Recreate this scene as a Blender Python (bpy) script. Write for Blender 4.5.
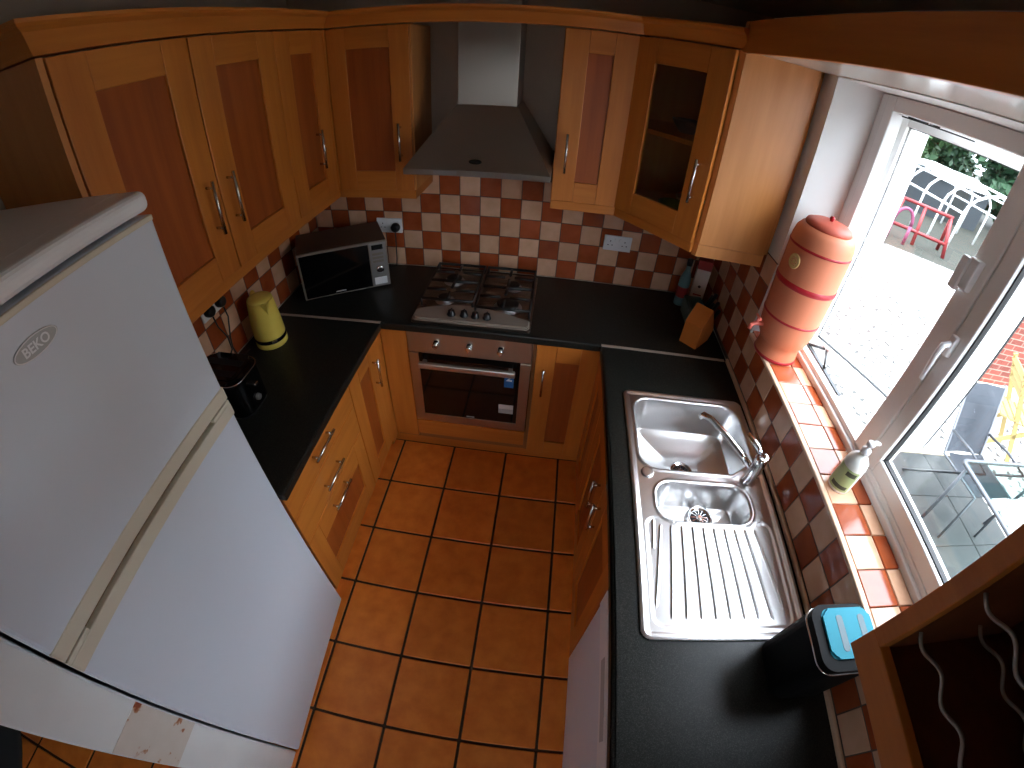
import bpy, bmesh, math, random
from mathutils import Vector, Matrix
random.seed(7)
PI = math.pi
for o in list(bpy.data.objects): bpy.data.objects.remove(o)
S = bpy.context.scene
C = S.collection

# ------------------------------------------------------------------ camera (wide action-camera lens, solved from the photograph)
def make_camera():
    cx, cy, cz = 1.2962, -2.2237, 2.0627
    yaw, pitch, roll = -0.071373, -0.723696, 0.064791
    f = Vector((math.sin(yaw)*math.cos(pitch), math.cos(yaw)*math.cos(pitch), math.sin(pitch)))
    r = Vector((math.cos(yaw), -math.sin(yaw), 0)); u = r.cross(f)
    r2 = math.cos(roll)*r + math.sin(roll)*u; u2 = -math.sin(roll)*r + math.cos(roll)*u
    cd = bpy.data.cameras.new('camera'); cam = bpy.data.objects.new('camera', cd); C.objects.link(cam)
    M = Matrix((r2, u2, -f)).transposed().to_4x4(); M.translation = (cx, cy, cz)
    cam.matrix_world = M
    cd.type = 'PANO'; cd.sensor_width = 36; cd.sensor_fit = 'HORIZONTAL'; cd.clip_start = .02
    k = cd
    k.panorama_type = 'FISHEYE_LENS_POLYNOMIAL'
    k.fisheye_fov = PI
    k.fisheye_polynomial_k0 = 0
    k.fisheye_polynomial_k1 = -0.0637464
    k.fisheye_polynomial_k2 = 0
    k.fisheye_polynomial_k3 = 1.73364e-05
    k.fisheye_polynomial_k4 = 0
    S.camera = cam
make_camera()

# ------------------------------------------------------------------ world: bright overcast day
W = bpy.data.worlds.new('overcast'); S.world = W; W.use_nodes = True
bg = W.node_tree.nodes['Background']
bg.inputs[0].default_value = (.84, .94, 1.06, 1)
def overcast():   # standard overcast sky: the zenith is three times as bright as the horizon
    nt = W.node_tree; tc = nt.nodes.new('ShaderNodeTexCoord'); sp = nt.nodes.new('ShaderNodeSeparateXYZ'); mr = nt.nodes.new('ShaderNodeMapRange')
    nt.links.new(tc.outputs['Generated'], sp.inputs[0]); nt.links.new(sp.outputs[2], mr.inputs['Value'])
    mr.inputs['From Min'].default_value = 0; mr.inputs['From Max'].default_value = 1; mr.inputs['To Min'].default_value = SKY; mr.inputs['To Max'].default_value = SKY*3
    nt.links.new(mr.outputs[0], bg.inputs[1])
SKY = 3.9
overcast()
S.view_settings.view_transform = 'Standard'; S.view_settings.look = 'None'
S.view_settings.gamma = 1; S.view_settings.use_curve_mapping = False
S.view_settings.exposure = 0.68
S.cycles.max_bounces = 10; S.cycles.diffuse_bounces = 6; S.cycles.glossy_bounces = 5; S.cycles.transparent_max_bounces = 12
S.cycles.sample_clamp_indirect = 8
try: S.cycles.use_denoising = True
except Exception: pass

# ------------------------------------------------------------------ materials
def srgb(r, g, b):
    f = lambda c: (c/255/12.92 if c/255 <= .04045 else ((c/255+.055)/1.055)**2.4)
    return (f(r), f(g), f(b), 1)
MATS = {}
def mat(name, col, rough=.5, metal=0, **k):
    m = bpy.data.materials.new(name); m.use_nodes = True
    p = m.node_tree.nodes['Principled BSDF']
    p.inputs['Base Color'].default_value = col; p.inputs['Roughness'].default_value = rough; p.inputs['Metallic'].default_value = metal
    for a, v in k.items(): p.inputs[a].default_value = v
    MATS[name] = m; return m
def N(m, t, **kw):
    n = m.node_tree.nodes.new(t)
    for a, v in kw.items():
        if a.startswith('_'): setattr(n, a[1:], v)
        else: n.inputs[a].default_value = v
    return n
def L(m, a, b): m.node_tree.links.new(a, b)
def ramp(m, stops):
    n = N(m, 'ShaderNodeValToRGB'); e = n.color_ramp.elements
    while len(e) < len(stops): e.new(.5)
    for x, (p, c) in zip(e, stops): x.position = p; x.color = c
    return n
def coords(m, scale, rand=True):
    tc = N(m, 'ShaderNodeTexCoord'); mp = N(m, 'ShaderNodeMapping'); mp.inputs['Scale'].default_value = scale
    if rand:
        oi = N(m, 'ShaderNodeObjectInfo'); ad = N(m, 'ShaderNodeVectorMath', _operation='SCALE')
        cb = N(m, 'ShaderNodeCombineXYZ'); L(m, oi.outputs['Random'], cb.inputs[0]); L(m, oi.outputs['Random'], cb.inputs[1]); L(m, oi.outputs['Random'], cb.inputs[2])
        L(m, cb.outputs[0], ad.inputs[0]); ad.inputs['Scale'].default_value = 37.
        L(m, ad.outputs[0], mp.inputs['Location'])
    L(m, tc.outputs['Object'], mp.inputs['Vector'])
    return mp
def bump(m, sock, strength, dist=.002):
    b = N(m, 'ShaderNodeBump'); b.inputs['Strength'].default_value = strength; b.inputs['Distance'].default_value = dist
    L(m, sock, b.inputs['Height']); L(m, b.outputs[0], m.node_tree.nodes['Principled BSDF'].inputs['Normal'])
def wood(name, c1, c2, scale, rough=.42):
    m = mat(name, c1, rough); p = m.node_tree.nodes['Principled BSDF']
    mp = coords(m, scale)
    n = N(m, 'ShaderNodeTexNoise'); n.inputs['Scale'].default_value = 1; n.inputs['Detail'].default_value = 6; n.inputs['Roughness'].default_value = .6
    L(m, mp.outputs[0], n.inputs['Vector'])
    r = ramp(m, [(.3, c1), (.7, c2)]); L(m, n.outputs['Fac'], r.inputs[0]); L(m, r.outputs[0], p.inputs['Base Color'])
    bump(m, n.outputs['Fac'], .05)
    p.inputs['Coat Weight'].default_value = .08; p.inputs['Coat Roughness'].default_value = .25
    return m
WV, WH = (22, 22, 1.6), (1.6, 1.6, 26)
wood('oak_v', srgb(206,127,50), srgb(186,106,36), WV)
wood('oak_h', srgb(206,127,50), srgb(186,106,36), WH)
wood('cherry', srgb(172,88,32), srgb(146,68,21), (26,26,1.4))
wood('oak_side', srgb(214,146,82), srgb(196,126,64), WV, .4)
wood('oak_shaded', srgb(120,62,26), srgb(96,46,18), WV, .5)  # oak darkened to stand for the shade inside the wine rack
mat('carcass', srgb(150,100,60), .6)
def speckle_top():
    m = mat('worktop', srgb(34,35,33), .36); m.node_tree.nodes['Principled BSDF'].inputs['Specular IOR Level'].default_value = .32; p = m.node_tree.nodes['Principled BSDF']
    mp = coords(m, (1,1,1), False)
    n = N(m, 'ShaderNodeTexNoise'); n.inputs['Scale'].default_value = 420; n.inputs['Detail'].default_value = 2
    L(m, mp.outputs[0], n.inputs['Vector'])
    r = ramp(m, [(.42, srgb(14,14,12)), (.55, srgb(32,33,29)), (.72, srgb(60,62,58))]); L(m, n.outputs['Fac'], r.inputs[0]); L(m, r.outputs[0], p.inputs['Base Color'])
    bump(m, n.outputs['Fac'], .25, .0006)
speckle_top()
def tile_mat(name, c, c2, rough, var=.25):
    m = mat(name, c, rough); p = m.node_tree.nodes['Principled BSDF']
    mp = coords(m, (1,1,1))
    n = N(m, 'ShaderNodeTexNoise'); n.inputs['Scale'].default_value = 14; n.inputs['Detail'].default_value = 5
    L(m, mp.outputs[0], n.inputs['Vector'])
    r = ramp(m, [(.3, c), (.75, c2)]); L(m, n.outputs['Fac'], r.inputs[0])
    oi = N(m, 'ShaderNodeObjectInfo'); mr = N(m, 'ShaderNodeMapRange'); mr.inputs['To Min'].default_value = 1-var; mr.inputs['To Max'].default_value = 1+var
    L(m, oi.outputs['Random'], mr.inputs['Value'])
    h = N(m, 'ShaderNodeHueSaturation'); L(m, mr.outputs[0], h.inputs['Value']); L(m, r.outputs[0], h.inputs['Color']); L(m, h.outputs[0], p.inputs['Base Color'])
    bump(m, n.outputs['Fac'], .15, .003)
tile_mat('tile_red', srgb(170,84,48), srgb(148,66,34), .11, .14)
tile_mat('tile_cream', srgb(226,180,148), srgb(210,162,128), .11, .07)
tile_mat('floor_tile', srgb(238,138,52), srgb(216,110,34), .45, .10)
mat('grout', srgb(96,76,64), .9); mat('floor_grout', srgb(62,40,28), .9)
def plaster(name, c, c2):
    m = mat(name, c, .75); p = m.node_tree.nodes['Principled BSDF']; mp = coords(m, (1,1,1), False)
    n = N(m, 'ShaderNodeTexNoise'); n.inputs['Scale'].default_value = 6; n.inputs['Detail'].default_value = 4; L(m, mp.outputs[0], n.inputs['Vector'])
    r = ramp(m, [(.3, c), (.7, c2)]); L(m, n.outputs['Fac'], r.inputs[0]); L(m, r.outputs[0], p.inputs['Base Color']); bump(m, n.outputs['Fac'], .1)
plaster('white_plaster', srgb(228,228,226), srgb(220,220,218)); plaster('wall_paint', srgb(206,190,172), srgb(196,180,162)); plaster('ceiling_paint', srgb(190,188,176), srgb(182,180,168))
def rust_patch():
    m = mat('bare_plaster', srgb(214,204,194), .8); p = m.node_tree.nodes['Principled BSDF']; mp = coords(m, (1,1,1), False)
    n = N(m, 'ShaderNodeTexNoise'); n.inputs['Scale'].default_value = 26; n.inputs['Detail'].default_value = 3; n.inputs['Roughness'].default_value = .5; L(m, mp.outputs[0], n.inputs['Vector'])
    r = ramp(m, [(.0, srgb(216,206,196)), (.61, srgb(210,198,186)), (.655, srgb(180,126,90)), (.70, srgb(140,66,34))]); L(m, n.outputs['Fac'], r.inputs[0]); L(m, r.outputs[0], p.inputs['Base Color'])
rust_patch()
def steel(name, rough, scale=(2,160,160), c=(.62,.60,.57,1), var=.2, aniso=0):
    m = mat(name, c, rough, 1.0); mp = coords(m, scale, False); p = m.node_tree.nodes['Principled BSDF']
    n = N(m, 'ShaderNodeTexNoise'); n.inputs['Scale'].default_value = 3; n.inputs['Detail'].default_value = 3; L(m, mp.outputs[0], n.inputs['Vector'])
    mr = N(m, 'ShaderNodeMapRange'); mr.inputs['To Min'].default_value = rough*(1-var); mr.inputs['To Max'].default_value = rough*(1+var); L(m, n.outputs['Fac'], mr.inputs['Value']); L(m, mr.outputs[0], p.inputs['Roughness'])
    if aniso:
        p.inputs['Anisotropic'].default_value = aniso; tg = N(m, 'ShaderNodeTangent'); tg.direction_type = 'RADIAL'; tg.axis = 'Z'; L(m, tg.outputs[0], p.inputs['Tangent'])
    return m
steel('steel', .3); steel('hood_steel', .30, (3,200,200), (.36,.32,.28,1), .15, .75); steel('sink_steel', .30, (200,3,200), (.84,.84,.84,1), .06); mat('deck_steel_lit', srgb(176,166,152), .34, .55); steel('oven_steel', .32, (3,200,200), (.54,.47,.37,1), .15); steel('hob_steel_dimmed', .28, (3,200,200), (.24,.21,.18,1), .15); steel('handle_steel', .22, (200,200,2))
mat('strip_alu', srgb(196,182,166), .4, .5); mat('chrome', (.85,.85,.86,1), .06, 1.0); mat('dull_metal', (.55,.55,.55,1), .4, 1.0)
mat('white_gloss', srgb(226,218,206), .16); mat('black_plastic', srgb(16,16,17), .35); mat('black_gloss', srgb(8,8,9), .08); mat('cast_iron', srgb(18,17,16), .5)
mat('white_enamel', srgb(216,224,234), .28); mat('white_upvc', srgb(236,236,234), .25); mat('white_plastic', srgb(236,238,240), .35)
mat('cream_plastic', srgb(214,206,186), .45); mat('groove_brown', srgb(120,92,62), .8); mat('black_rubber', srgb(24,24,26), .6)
mat('cream_trim', srgb(226,190,158), .35); mat('grey_badge', srgb(176,179,180), .35)
mat('yellow', srgb(248,222,104), .26); mat('urn_clay', srgb(214,128,92), .5); mat('urn_red', srgb(176,24,38), .35); mat('urn_lid', srgb(196,92,72), .5); mat('emblem', srgb(226,196,130), .5); mat('pink_tap', srgb(232,120,104), .4)
mat('satin_black', srgb(7,7,8), .6, **{'Specular IOR Level': .15}); mat('teal', srgb(30,150,172), .5, **{'Specular IOR Level': .2}); mat('teal_dark', srgb(18,84,98), .4); mat('teal_box', srgb(92,136,138), .5)
mat('soap_white', srgb(236,238,232), .3); mat('soap_green', srgb(176,196,140), .4); mat('soap_dark', srgb(64,72,52), .5)
mat('card_white', srgb(226,214,200), .6); mat('card_red', srgb(150,40,36), .6); mat('ink', srgb(60,50,46), .7)
mat('block_wood', srgb(196,112,44), .45); mat('oven_glass', srgb(14,10,8), .05); mat('oven_inner', srgb(40,26,16), .4)
mat('sticker_blue', srgb(34,96,150), .4); mat('sticker_white', srgb(214,212,206), .5); mat('led_black', srgb(10,12,12), .1)
mat('mw_body', srgb(92,84,74), .4, .6); mat('mw_front', srgb(150,142,132), .4, .4); mat('mw_panel', srgb(160,158,156), .35, .6)
mat('dish_green', srgb(90,140,90), .3); mat('dish_white', srgb(220,220,214), .3); mat('dish_blue', srgb(60,90,120), .3)
mat('rug', srgb(60,60,62), .95); mat('wire', srgb(176,172,166), .3, .9)
def glass(name, tint=(1,1,1,1), f0=.035, rough=0.0):
    m = bpy.data.materials.new(name); m.use_nodes = True; nt = m.node_tree; nt.nodes.clear(); MATS[name] = m
    out = N(m, 'ShaderNodeOutputMaterial'); mx = N(m, 'ShaderNodeMixShader'); tr = N(m, 'ShaderNodeBsdfTransparent'); gl = N(m, 'ShaderNodeBsdfGlossy')
    tr.inputs[0].default_value = tint; gl.inputs['Roughness'].default_value = rough
    # Schlick reflectance, the same from both sides of the sheet
    g_ = N(m, 'ShaderNodeNewGeometry'); dt = N(m, 'ShaderNodeVectorMath', _operation='DOT_PRODUCT'); ab = N(m, 'ShaderNodeMath', _operation='ABSOLUTE')
    L(m, g_.outputs['Normal'], dt.inputs[0]); L(m, g_.outputs['Incoming'], dt.inputs[1]); L(m, dt.outputs['Value'], ab.inputs[0])
    su = N(m, 'ShaderNodeMath', _operation='SUBTRACT'); su.inputs[0].default_value = 1; L(m, ab.outputs[0], su.inputs[1])
    pw = N(m, 'ShaderNodeMath', _operation='POWER'); L(m, su.outputs[0], pw.inputs[0]); pw.inputs[1].default_value = 5
    ma_ = N(m, 'ShaderNodeMath', _operation='MULTIPLY_ADD'); L(m, pw.outputs[0], ma_.inputs[0]); ma_.inputs[1].default_value = 1-f0; ma_.inputs[2].default_value = f0
    L(m, ma_.outputs[0], mx.inputs[0]); L(m, tr.outputs[0], mx.inputs[1]); L(m, gl.outputs[0], mx.inputs[2]); L(m, mx.outputs[0], out.inputs[0])
glass('pane'); glass('cabinet_glass', (.80,.82,.78,1)); glass('table_glass', (.75,.86,.84,1))
M = MATS

# ------------------------------------------------------------------ geometry helpers
def bm_new(): return bmesh.new()
def add_box(bm, a, b, bev=0, T=None, seg=2, mi=0):
    t = bmesh.new(); bmesh.ops.create_cube(t, size=1)
    c = [(a[i]+b[i])/2 for i in range(3)]; s = [abs(b[i]-a[i]) for i in range(3)]
    for v in t.verts: v.co = Vector((c[0]+v.co.x*s[0], c[1]+v.co.y*s[1], c[2]+v.co.z*s[2]))
    if bev: bmesh.ops.bevel(t, geom=t.edges[:], offset=min(bev, min(s)*.49), segments=seg, profile=.5, affect='EDGES')
    join(bm, t, T, mi)
def join(bm, t, T=None, mi=0):
    mp = {}
    for v in t.verts: mp[v] = bm.verts.new(T(v.co) if T else v.co)
    for f in t.faces:
        try: g = bm.faces.new([mp[v] for v in f.verts]); g.material_index = mi; g.smooth = f.smooth
        except ValueError: pass
    t.free()
def add_tube(bm, pts, r, n=8, cap=True, mi=0, closed=False):
    pts = [Vector(p) for p in pts]; rs = r if isinstance(r, (list, tuple)) else [r]*len(pts)
    rings = []; up = None; m = len(pts)
    for i, p in enumerate(pts):
        if closed: d = pts[(i+1) % m]-pts[i-1]
        else: d = (pts[min(i+1, m-1)]-pts[max(i-1, 0)])
        d.normalize()
        if up is None: up = Vector((0,0,1)) if abs(d.z) < .9 else Vector((1,0,0))
        s = d.cross(up).normalized(); up = s.cross(d).normalized()
        rings.append([bm.verts.new(p + rs[i]*(math.cos(2*PI*j/n)*s+math.sin(2*PI*j/n)*up)) for j in range(n)])
    for a, b in list(zip(rings, rings[1:])) + ([(rings[-1], rings[0])] if closed else []):
        for j in range(n):
            f = bm.faces.new([a[j], a[(j+1)%n], b[(j+1)%n], b[j]]); f.smooth = True; f.material_index = mi
    if cap and not closed:
        bm.faces.new(rings[0][::-1]).material_index = mi; bm.faces.new(rings[-1]).material_index = mi
def add_lathe(bm, prof, n=32, c=(0,0), T=None, mi=0, smooth=True, cap=True):
    rings = []
    for r, z in prof:
        ring = []
        for j in range(n):
            co = Vector((c[0]+r*math.cos(2*PI*j/n), c[1]+r*math.sin(2*PI*j/n), z)); ring.append(bm.verts.new(T(co) if T else co))
        rings.append(ring)
    for a, b in zip(rings, rings[1:]):
        for j in range(n):
            f = bm.faces.new([a[j], a[(j+1)%n], b[(j+1)%n], b[j]]); f.smooth = smooth; f.material_index = mi
    if cap:
        f = bm.faces.new(rings[0][::-1]); f.material_index = mi; f = bm.faces.new(rings[-1]); f.material_index = mi
def add_prism(bm, poly, z0, z1, T=None, mi=0):
    lo = [bm.verts.new(T(Vector((x,y,z0))) if T else (x,y,z0)) for x, y in poly]; hi = [bm.verts.new(T(Vector((x,y,z1))) if T else (x,y,z1)) for x, y in poly]
    n = len(poly); bm.faces.new(lo[::-1]).material_index = mi; bm.faces.new(hi).material_index = mi
    for j in range(n): bm.faces.new([lo[j], lo[(j+1)%n], hi[(j+1)%n], hi[j]]).material_index = mi
def rrect(x0, x1, y0, y1, r, n=6):
    out = []
    for cx, cy, a in ((x1-r,y1-r,0),(x0+r,y1-r,PI/2),(x0+r,y0+r,PI),(x1-r,y0+r,1.5*PI)):
        for i in range(n+1): t = a+PI/2*i/n; out.append((cx+r*math.cos(t), cy+r*math.sin(t)))
    return out
def obj(name, bm, m, parent=None, smooth=False, world=True):
    me = bpy.data.meshes.new(name); bmesh.ops.recalc_face_normals(bm, faces=bm.faces[:]); bm.to_mesh(me); bm.free()
    for k in (m if isinstance(m, (list, tuple)) else [m]): me.materials.append(M[k])
    if smooth: me.polygons.foreach_set('use_smooth', [True]*len(me.polygons))
    return place(name, me, parent, world)
def root_matrix(p):
    m = Matrix.Translation(p.location) @ p.rotation_euler.to_matrix().to_4x4()
    q = p.parent
    return m
def place(name, me, parent=None, world=True):
    o = bpy.data.objects.new(name, me); C.objects.link(o)
    if parent:
        o.parent = parent
        if world:
            # geometry given in world coordinates: undo the thing's own placement
            chain = Matrix.Identity(4); q = parent
            while q:
                chain = (Matrix.Translation(q.location) @ q.rotation_euler.to_matrix().to_4x4() if q.parent is None else q.matrix_parent_inverse @ Matrix.Translation(q.location)) @ chain; q = q.parent
            o.matrix_parent_inverse = chain.inverted()
    return o
def thing(name, label, cat, loc, rz=0, group=None, kind=None):
    o = bpy.data.objects.new(name, None); C.objects.link(o); o.location = loc; o.rotation_euler = (0,0,rz); o.empty_display_size = .05
    if kind: o['kind'] = kind
    else: o['category'] = cat
    o['label'] = label
    if group: o['group'] = group
    return o
def tag(o, label, cat, group=None):
    o['label'] = label; o['category'] = cat
    if group: o['group'] = group
    return o
def struct(o, label): o['kind'] = 'structure'; o['label'] = label; return o
def box(name, a, b, m, parent=None, bev=0, world=True, smooth=False):
    bm = bm_new(); add_box(bm, a, b, bev); return obj(name, bm, m, parent, smooth, world)
def frameT(O, u, n):
    O = Vector(O); u = Vector(u).normalized(); n = Vector(n).normalized()
    return lambda c: O + u*c[0] + Vector((0,0,1))*c[1] + n*c[2]
def text(name, body, size, m, parent, loc, rot, depth=.0008, bold=False, world=False):
    cu = bpy.data.curves.new(name, 'FONT'); cu.body = body; cu.size = size; cu.extrude = depth; cu.align_x = 'CENTER'; cu.align_y = 'CENTER'
    if bold: cu.offset = size*.02
    t = bpy.data.objects.new('tmp_text', cu); C.objects.link(t)
    dg = bpy.context.evaluated_depsgraph_get(); me = bpy.data.meshes.new_from_object(t.evaluated_get(dg)); bpy.data.objects.remove(t)
    me.transform(Matrix.Translation(loc) @ rot.to_4x4()); me.materials.clear(); me.materials.append(M[m])
    return place(name, me, parent, world)

# ------------------------------------------------------------------ dimensions (metres) from the solved view
H = .911; P_ = .1062; XL = -.04; XR = 2.164; CEIL = 2.36
SILL = 1.1416; WX = 2.345

# ================================================================== ROOM SHELL
FT = .3118; FX0 = .5424; FY0 = -.5157
floor = struct(box('floor', (-2.6,-4.6,-.12), (2.46,.15,-.006), 'floor_grout'), 'terracotta tiled kitchen floor with dark joints')
TM = {}
def tile_mesh(kind, s, m, bev):
    key = (kind, tuple(round(x,4) for x in s), m)
    if key not in TM:
        bm = bm_new(); add_box(bm, (-s[0]/2,-s[1]/2,-s[2]/2), (s[0]/2,s[1]/2,s[2]/2), bev, seg=1)
        me = bpy.data.meshes.new(kind); bm.to_mesh(me); bm.free(); me.materials.append(M[m]); TM[key] = me
    return TM[key]
def put_tile(name, a, b, m, parent, bev=.0018):
    s = [b[i]-a[i] for i in range(3)]
    if min(s) < .004: return
    o = bpy.data.objects.new(name, tile_mesh(name, s, m, bev)); C.objects.link(o); o.parent = parent
    o.location = [(a[i]+b[i])/2 for i in range(3)]
g = .0058
for i in range(-6, 5):
    for j in range(-1, 10):
        x0, x1 = FX0+i*FT, FX0+(i+1)*FT; y1, y0 = FY0-j*FT, FY0-(j+1)*FT
        if x1 > 2.16 : continue
        if x1 < -.05 and y0 > -2.25: continue
        if y1 > -.5 or x0 > 1.66: continue
        put_tile('floor_tile', (x0+g, y0+g, -.01), (x1-g, y1-g, 0), 'floor_tile', floor, .003)
ceiling = struct(box('ceiling', (-2.6,-4.6,CEIL), (2.46,.15,CEIL+.1), 'ceiling_paint'), 'plain painted ceiling above the wall units')
wall_back = struct(box('wall_back', (-.15,.006,0), (2.46,.15,CEIL), 'wall_paint'), 'back wall with chequered tile splashback behind the hob')
wall_left = struct(box('wall_left', (-.15,-2.27,0), (XL-.006,.006,CEIL), 'wall_paint'), 'left wall behind the kettle and fridge')
wr = bm_new(); WY0, WY1 = -.67, -2.03
for a, b in (((XR+.006,-4.6,0),(2.46,.006,1.13)), ((XR+.006,-4.6,2.15),(2.46,.006,CEIL)), ((XR+.006,WY0,1.13),(2.46,.006,2.15)), ((XR+.006,-4.6,1.13),(2.46,WY1,2.15))): add_box(wr, a, b)
wall_right = struct(obj('wall_right', wr, 'white_plaster'), 'right wall with the deep window recess above the sink')
bmn = bm_new(); add_box(bmn, (-.15,-2.392,0), (.525,-2.266,CEIL), .006)
wall_near = struct(obj('wall_near', bmn, 'white_plaster'), 'white end of partition wall beside the fridge')
box('plaster_patch', (.5252,-2.388,.800), (.5265,-2.270,1.065), 'bare_plaster', wall_near)
struct(box('wall_side', (-2.7,-4.6,0), (-2.6,.15,CEIL), 'white_plaster'), 'far wall of the next room')
DX0, DX1, DZ = .75, 1.60, 2.05
bm = bm_new(); add_box(bm, (-2.6,-4.7,0), (DX0,-4.6,CEIL)); add_box(bm, (DX1,-4.7,0), (2.46,-4.6,CEIL)); add_box(bm, (DX0,-4.7,DZ), (DX1,-4.6,CEIL))
struct(obj('wall_rear', bm, 'white_plaster'), 'wall behind the viewer opened for the added door')
gd = thing('added_rear_door', 'unseen half glazed back door added to let in rear light', '', ((DX0+DX1)/2,-4.65,0), kind='structure')  # unseen door, added and sized for the fill light on the floor
bm = bm_new()
for a, b in (((DX0,-4.68,.0),(DX0+.08,-4.62,DZ)),((DX1-.08,-4.68,.0),(DX1,-4.62,DZ)),((DX0+.08,-4.68,0),(DX1-.08,-4.62,1.15)),((DX0+.08,-4.68,DZ-.20),(DX1-.08,-4.62,DZ))): add_box(bm, a, b, .004)
lf = obj('leaf', bm, 'white_upvc', gd)
box('pane', (DX0+.08,-4.653,1.15), (DX1-.08,-4.647,DZ-.20), 'pane', lf)
bm = bm_new(); add_tube(bm, [(DX0+.04,-4.62,1.02),(DX0+.04,-4.57,1.02),(DX0+.15,-4.57,1.02)], .008, 8); obj('handle', bm, 'chrome', lf)
struct(box('wall_hall', (-2.6,-2.27,0), (-.15,-2.15,CEIL), 'white_plaster'), 'wall of the next room behind the fridge')

# --- back splashback tiles
bx = .4888
def splash(parent, cells, name='wall_tile'):
    for a, b, m in cells: put_tile(name, a, b, m, parent)
gg = .0016; cells = []
box('grout_bed', (XL,.0015,H), (XR+.006,.006,1.60), 'grout', wall_back)
for i in range(-5, 16):
    x0, x1 = max(bx+i*P_, XL), min(bx+(i+1)*P_, XR)
    if x1-x0 < .012: continue
    for k in range(0, 7):
        z0, z1 = H+k*P_, H+(k+1)*P_
        inhood = (x0 > .60 and x1 < 1.31)
        if k >= 5 and not inhood: continue
        if k == 6: z1 = 1.60
        if x0 < .30 and k > 4: continue
        cells.append(((x0+gg,0,z0+gg), (x1-gg,.006,z1-gg), 'tile_red' if (i+k) % 2 == 0 else 'tile_cream'))
splash(wall_back, cells)
# --- left splashback
cells = []; box('grout_bed', (XL-.006,-1.6,H), (XL-.0015,0,1.445), 'grout', wall_left)
for j in range(-5, 11):
    y1, y0 = min(-.515-j*P_, -.002), -.515-(j+1)*P_
    if y1-y0 < .012: continue
    for k in range(5):
        z0, z1 = H+k*P_, H+(k+1)*P_
        red = ((j + k) % 2 == 1)
        cells.append(((XL-.006,y0+gg,z0+gg), (XL,y1-gg,z1-gg), 'tile_red' if red else 'tile_cream'))
splash(wall_left, cells)
# --- right splashback
cells = []
bmg = bm_new(); add_box(bmg, (XR+.0015,-2.75,H), (XR+.006,-.002,SILL-.012)); add_box(bmg, (XR+.0015,WY0-.03,SILL-.012), (XR+.006,-.002,1.455)); obj('grout_bed', bmg, 'grout', wall_right)
for j in range(-7, 19):
    y1, y0 = min(-.688-j*P_, -.003), -.688-(j+1)*P_
    if y1-y0 < .012: continue
    rows = [(H+.020, H+.1225), (H+.1225, SILL-.004)]
    if j < 0: rows = [(H+.020, H+.1225), (H+.1225, H+.2287), (H+.2287, H+.3349), (H+.3349, H+.4411), (H+.4411, 1.455)]
    for k, (z0, z1) in enumerate(rows):
        cream = (j+k) % 2 == 1
        if j < 0 or y0 > -2.02 or True: cells.append(((XR,y0+gg,z0+gg), (XR+.006,y1-gg,z1-gg), 'tile_cream' if cream else 'tile_red'))
splash(wall_right, cells)
# --- tiled sill
sill = struct(box('trim_1', (XR+.002,WY1,1.118), (WX,WY0,1.132), 'grout'), 'tiled window sill under the white window')
for j in range(0, 13):
    y1, y0 = min(-.688-j*P_, WY0-.002), max(-.688-(j+1)*P_, WY1)
    if j == 0: y1 = WY0-.003
    if y1-y0 < .01: continue
    for k, (x0, x1) in enumerate(((XR+.016, 2.2815), (2.2815, WX))):
        red = (j+k) % 2 == 0
        put_tile('sill_tile', (x0+gg,y0+gg,1.132), (x1-gg,y1-gg,SILL), 'tile_red' if red else 'tile_cream', sill)
bmt = bm_new(); add_box(bmt, (XR-.004,WY1,SILL-.012), (XR+.016,WY0-.025,SILL+.001), .004); obj('edge_trim', bmt, 'cream_trim', sill)
bmt = bm_new(); add_box(bmt, (XR-.004,WY0-.032,SILL), (XR+.006,WY0-.022,1.458), .003); obj('edge_trim', bmt, 'white_upvc', sill)
st = box('trim_2', (XR-.012,-2.75,H), (XR,-.605,H+.020), 'cream_trim', None, .004); struct(st, 'cream sealing strip where worktop meets right wall')

# ================================================================== WINDOW
win = thing('window_1', 'white plastic window with an open left casement', '', (WX,-1.35,SILL), kind='structure')
def ring_frame(bm, y0, y1, z0, z1, x0, x1, w, T=None, bev=.004, wb=None):
    wb = wb or w
    add_box(bm, (x0,y0,z0), (x1,y0+w,z1), bev, T); add_box(bm, (x0,y1-w,z0), (x1,y1,z1), bev, T)
    add_box(bm, (x0,y0+w,z0), (x1,y1-w,z0+wb), bev, T); add_box(bm, (x0,y0+w,z1-w), (x1,y1-w,z1), bev, T)
bmf = bm_new(); ring_frame(bmf, -2.03, -.711, 1.134, 2.148, WX, WX+.05, .05, wb=.05)
add_box(bmf, (WX,-1.385,1.17), (WX+.05,-1.315,2.11), .004)
add_box(bmf, (WX+.006,-.711,1.134), (WX+.05,-.671,2.148), .003)
frame = obj('frame', bmf, 'white_upvc', win)
bmf = bm_new(); add_box(bmf, (WX-.012,-2.03,1.134), (WX+.004,-.70,1.165), .004); obj('sill_bead', bmf, 'white_upvc', win)
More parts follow.
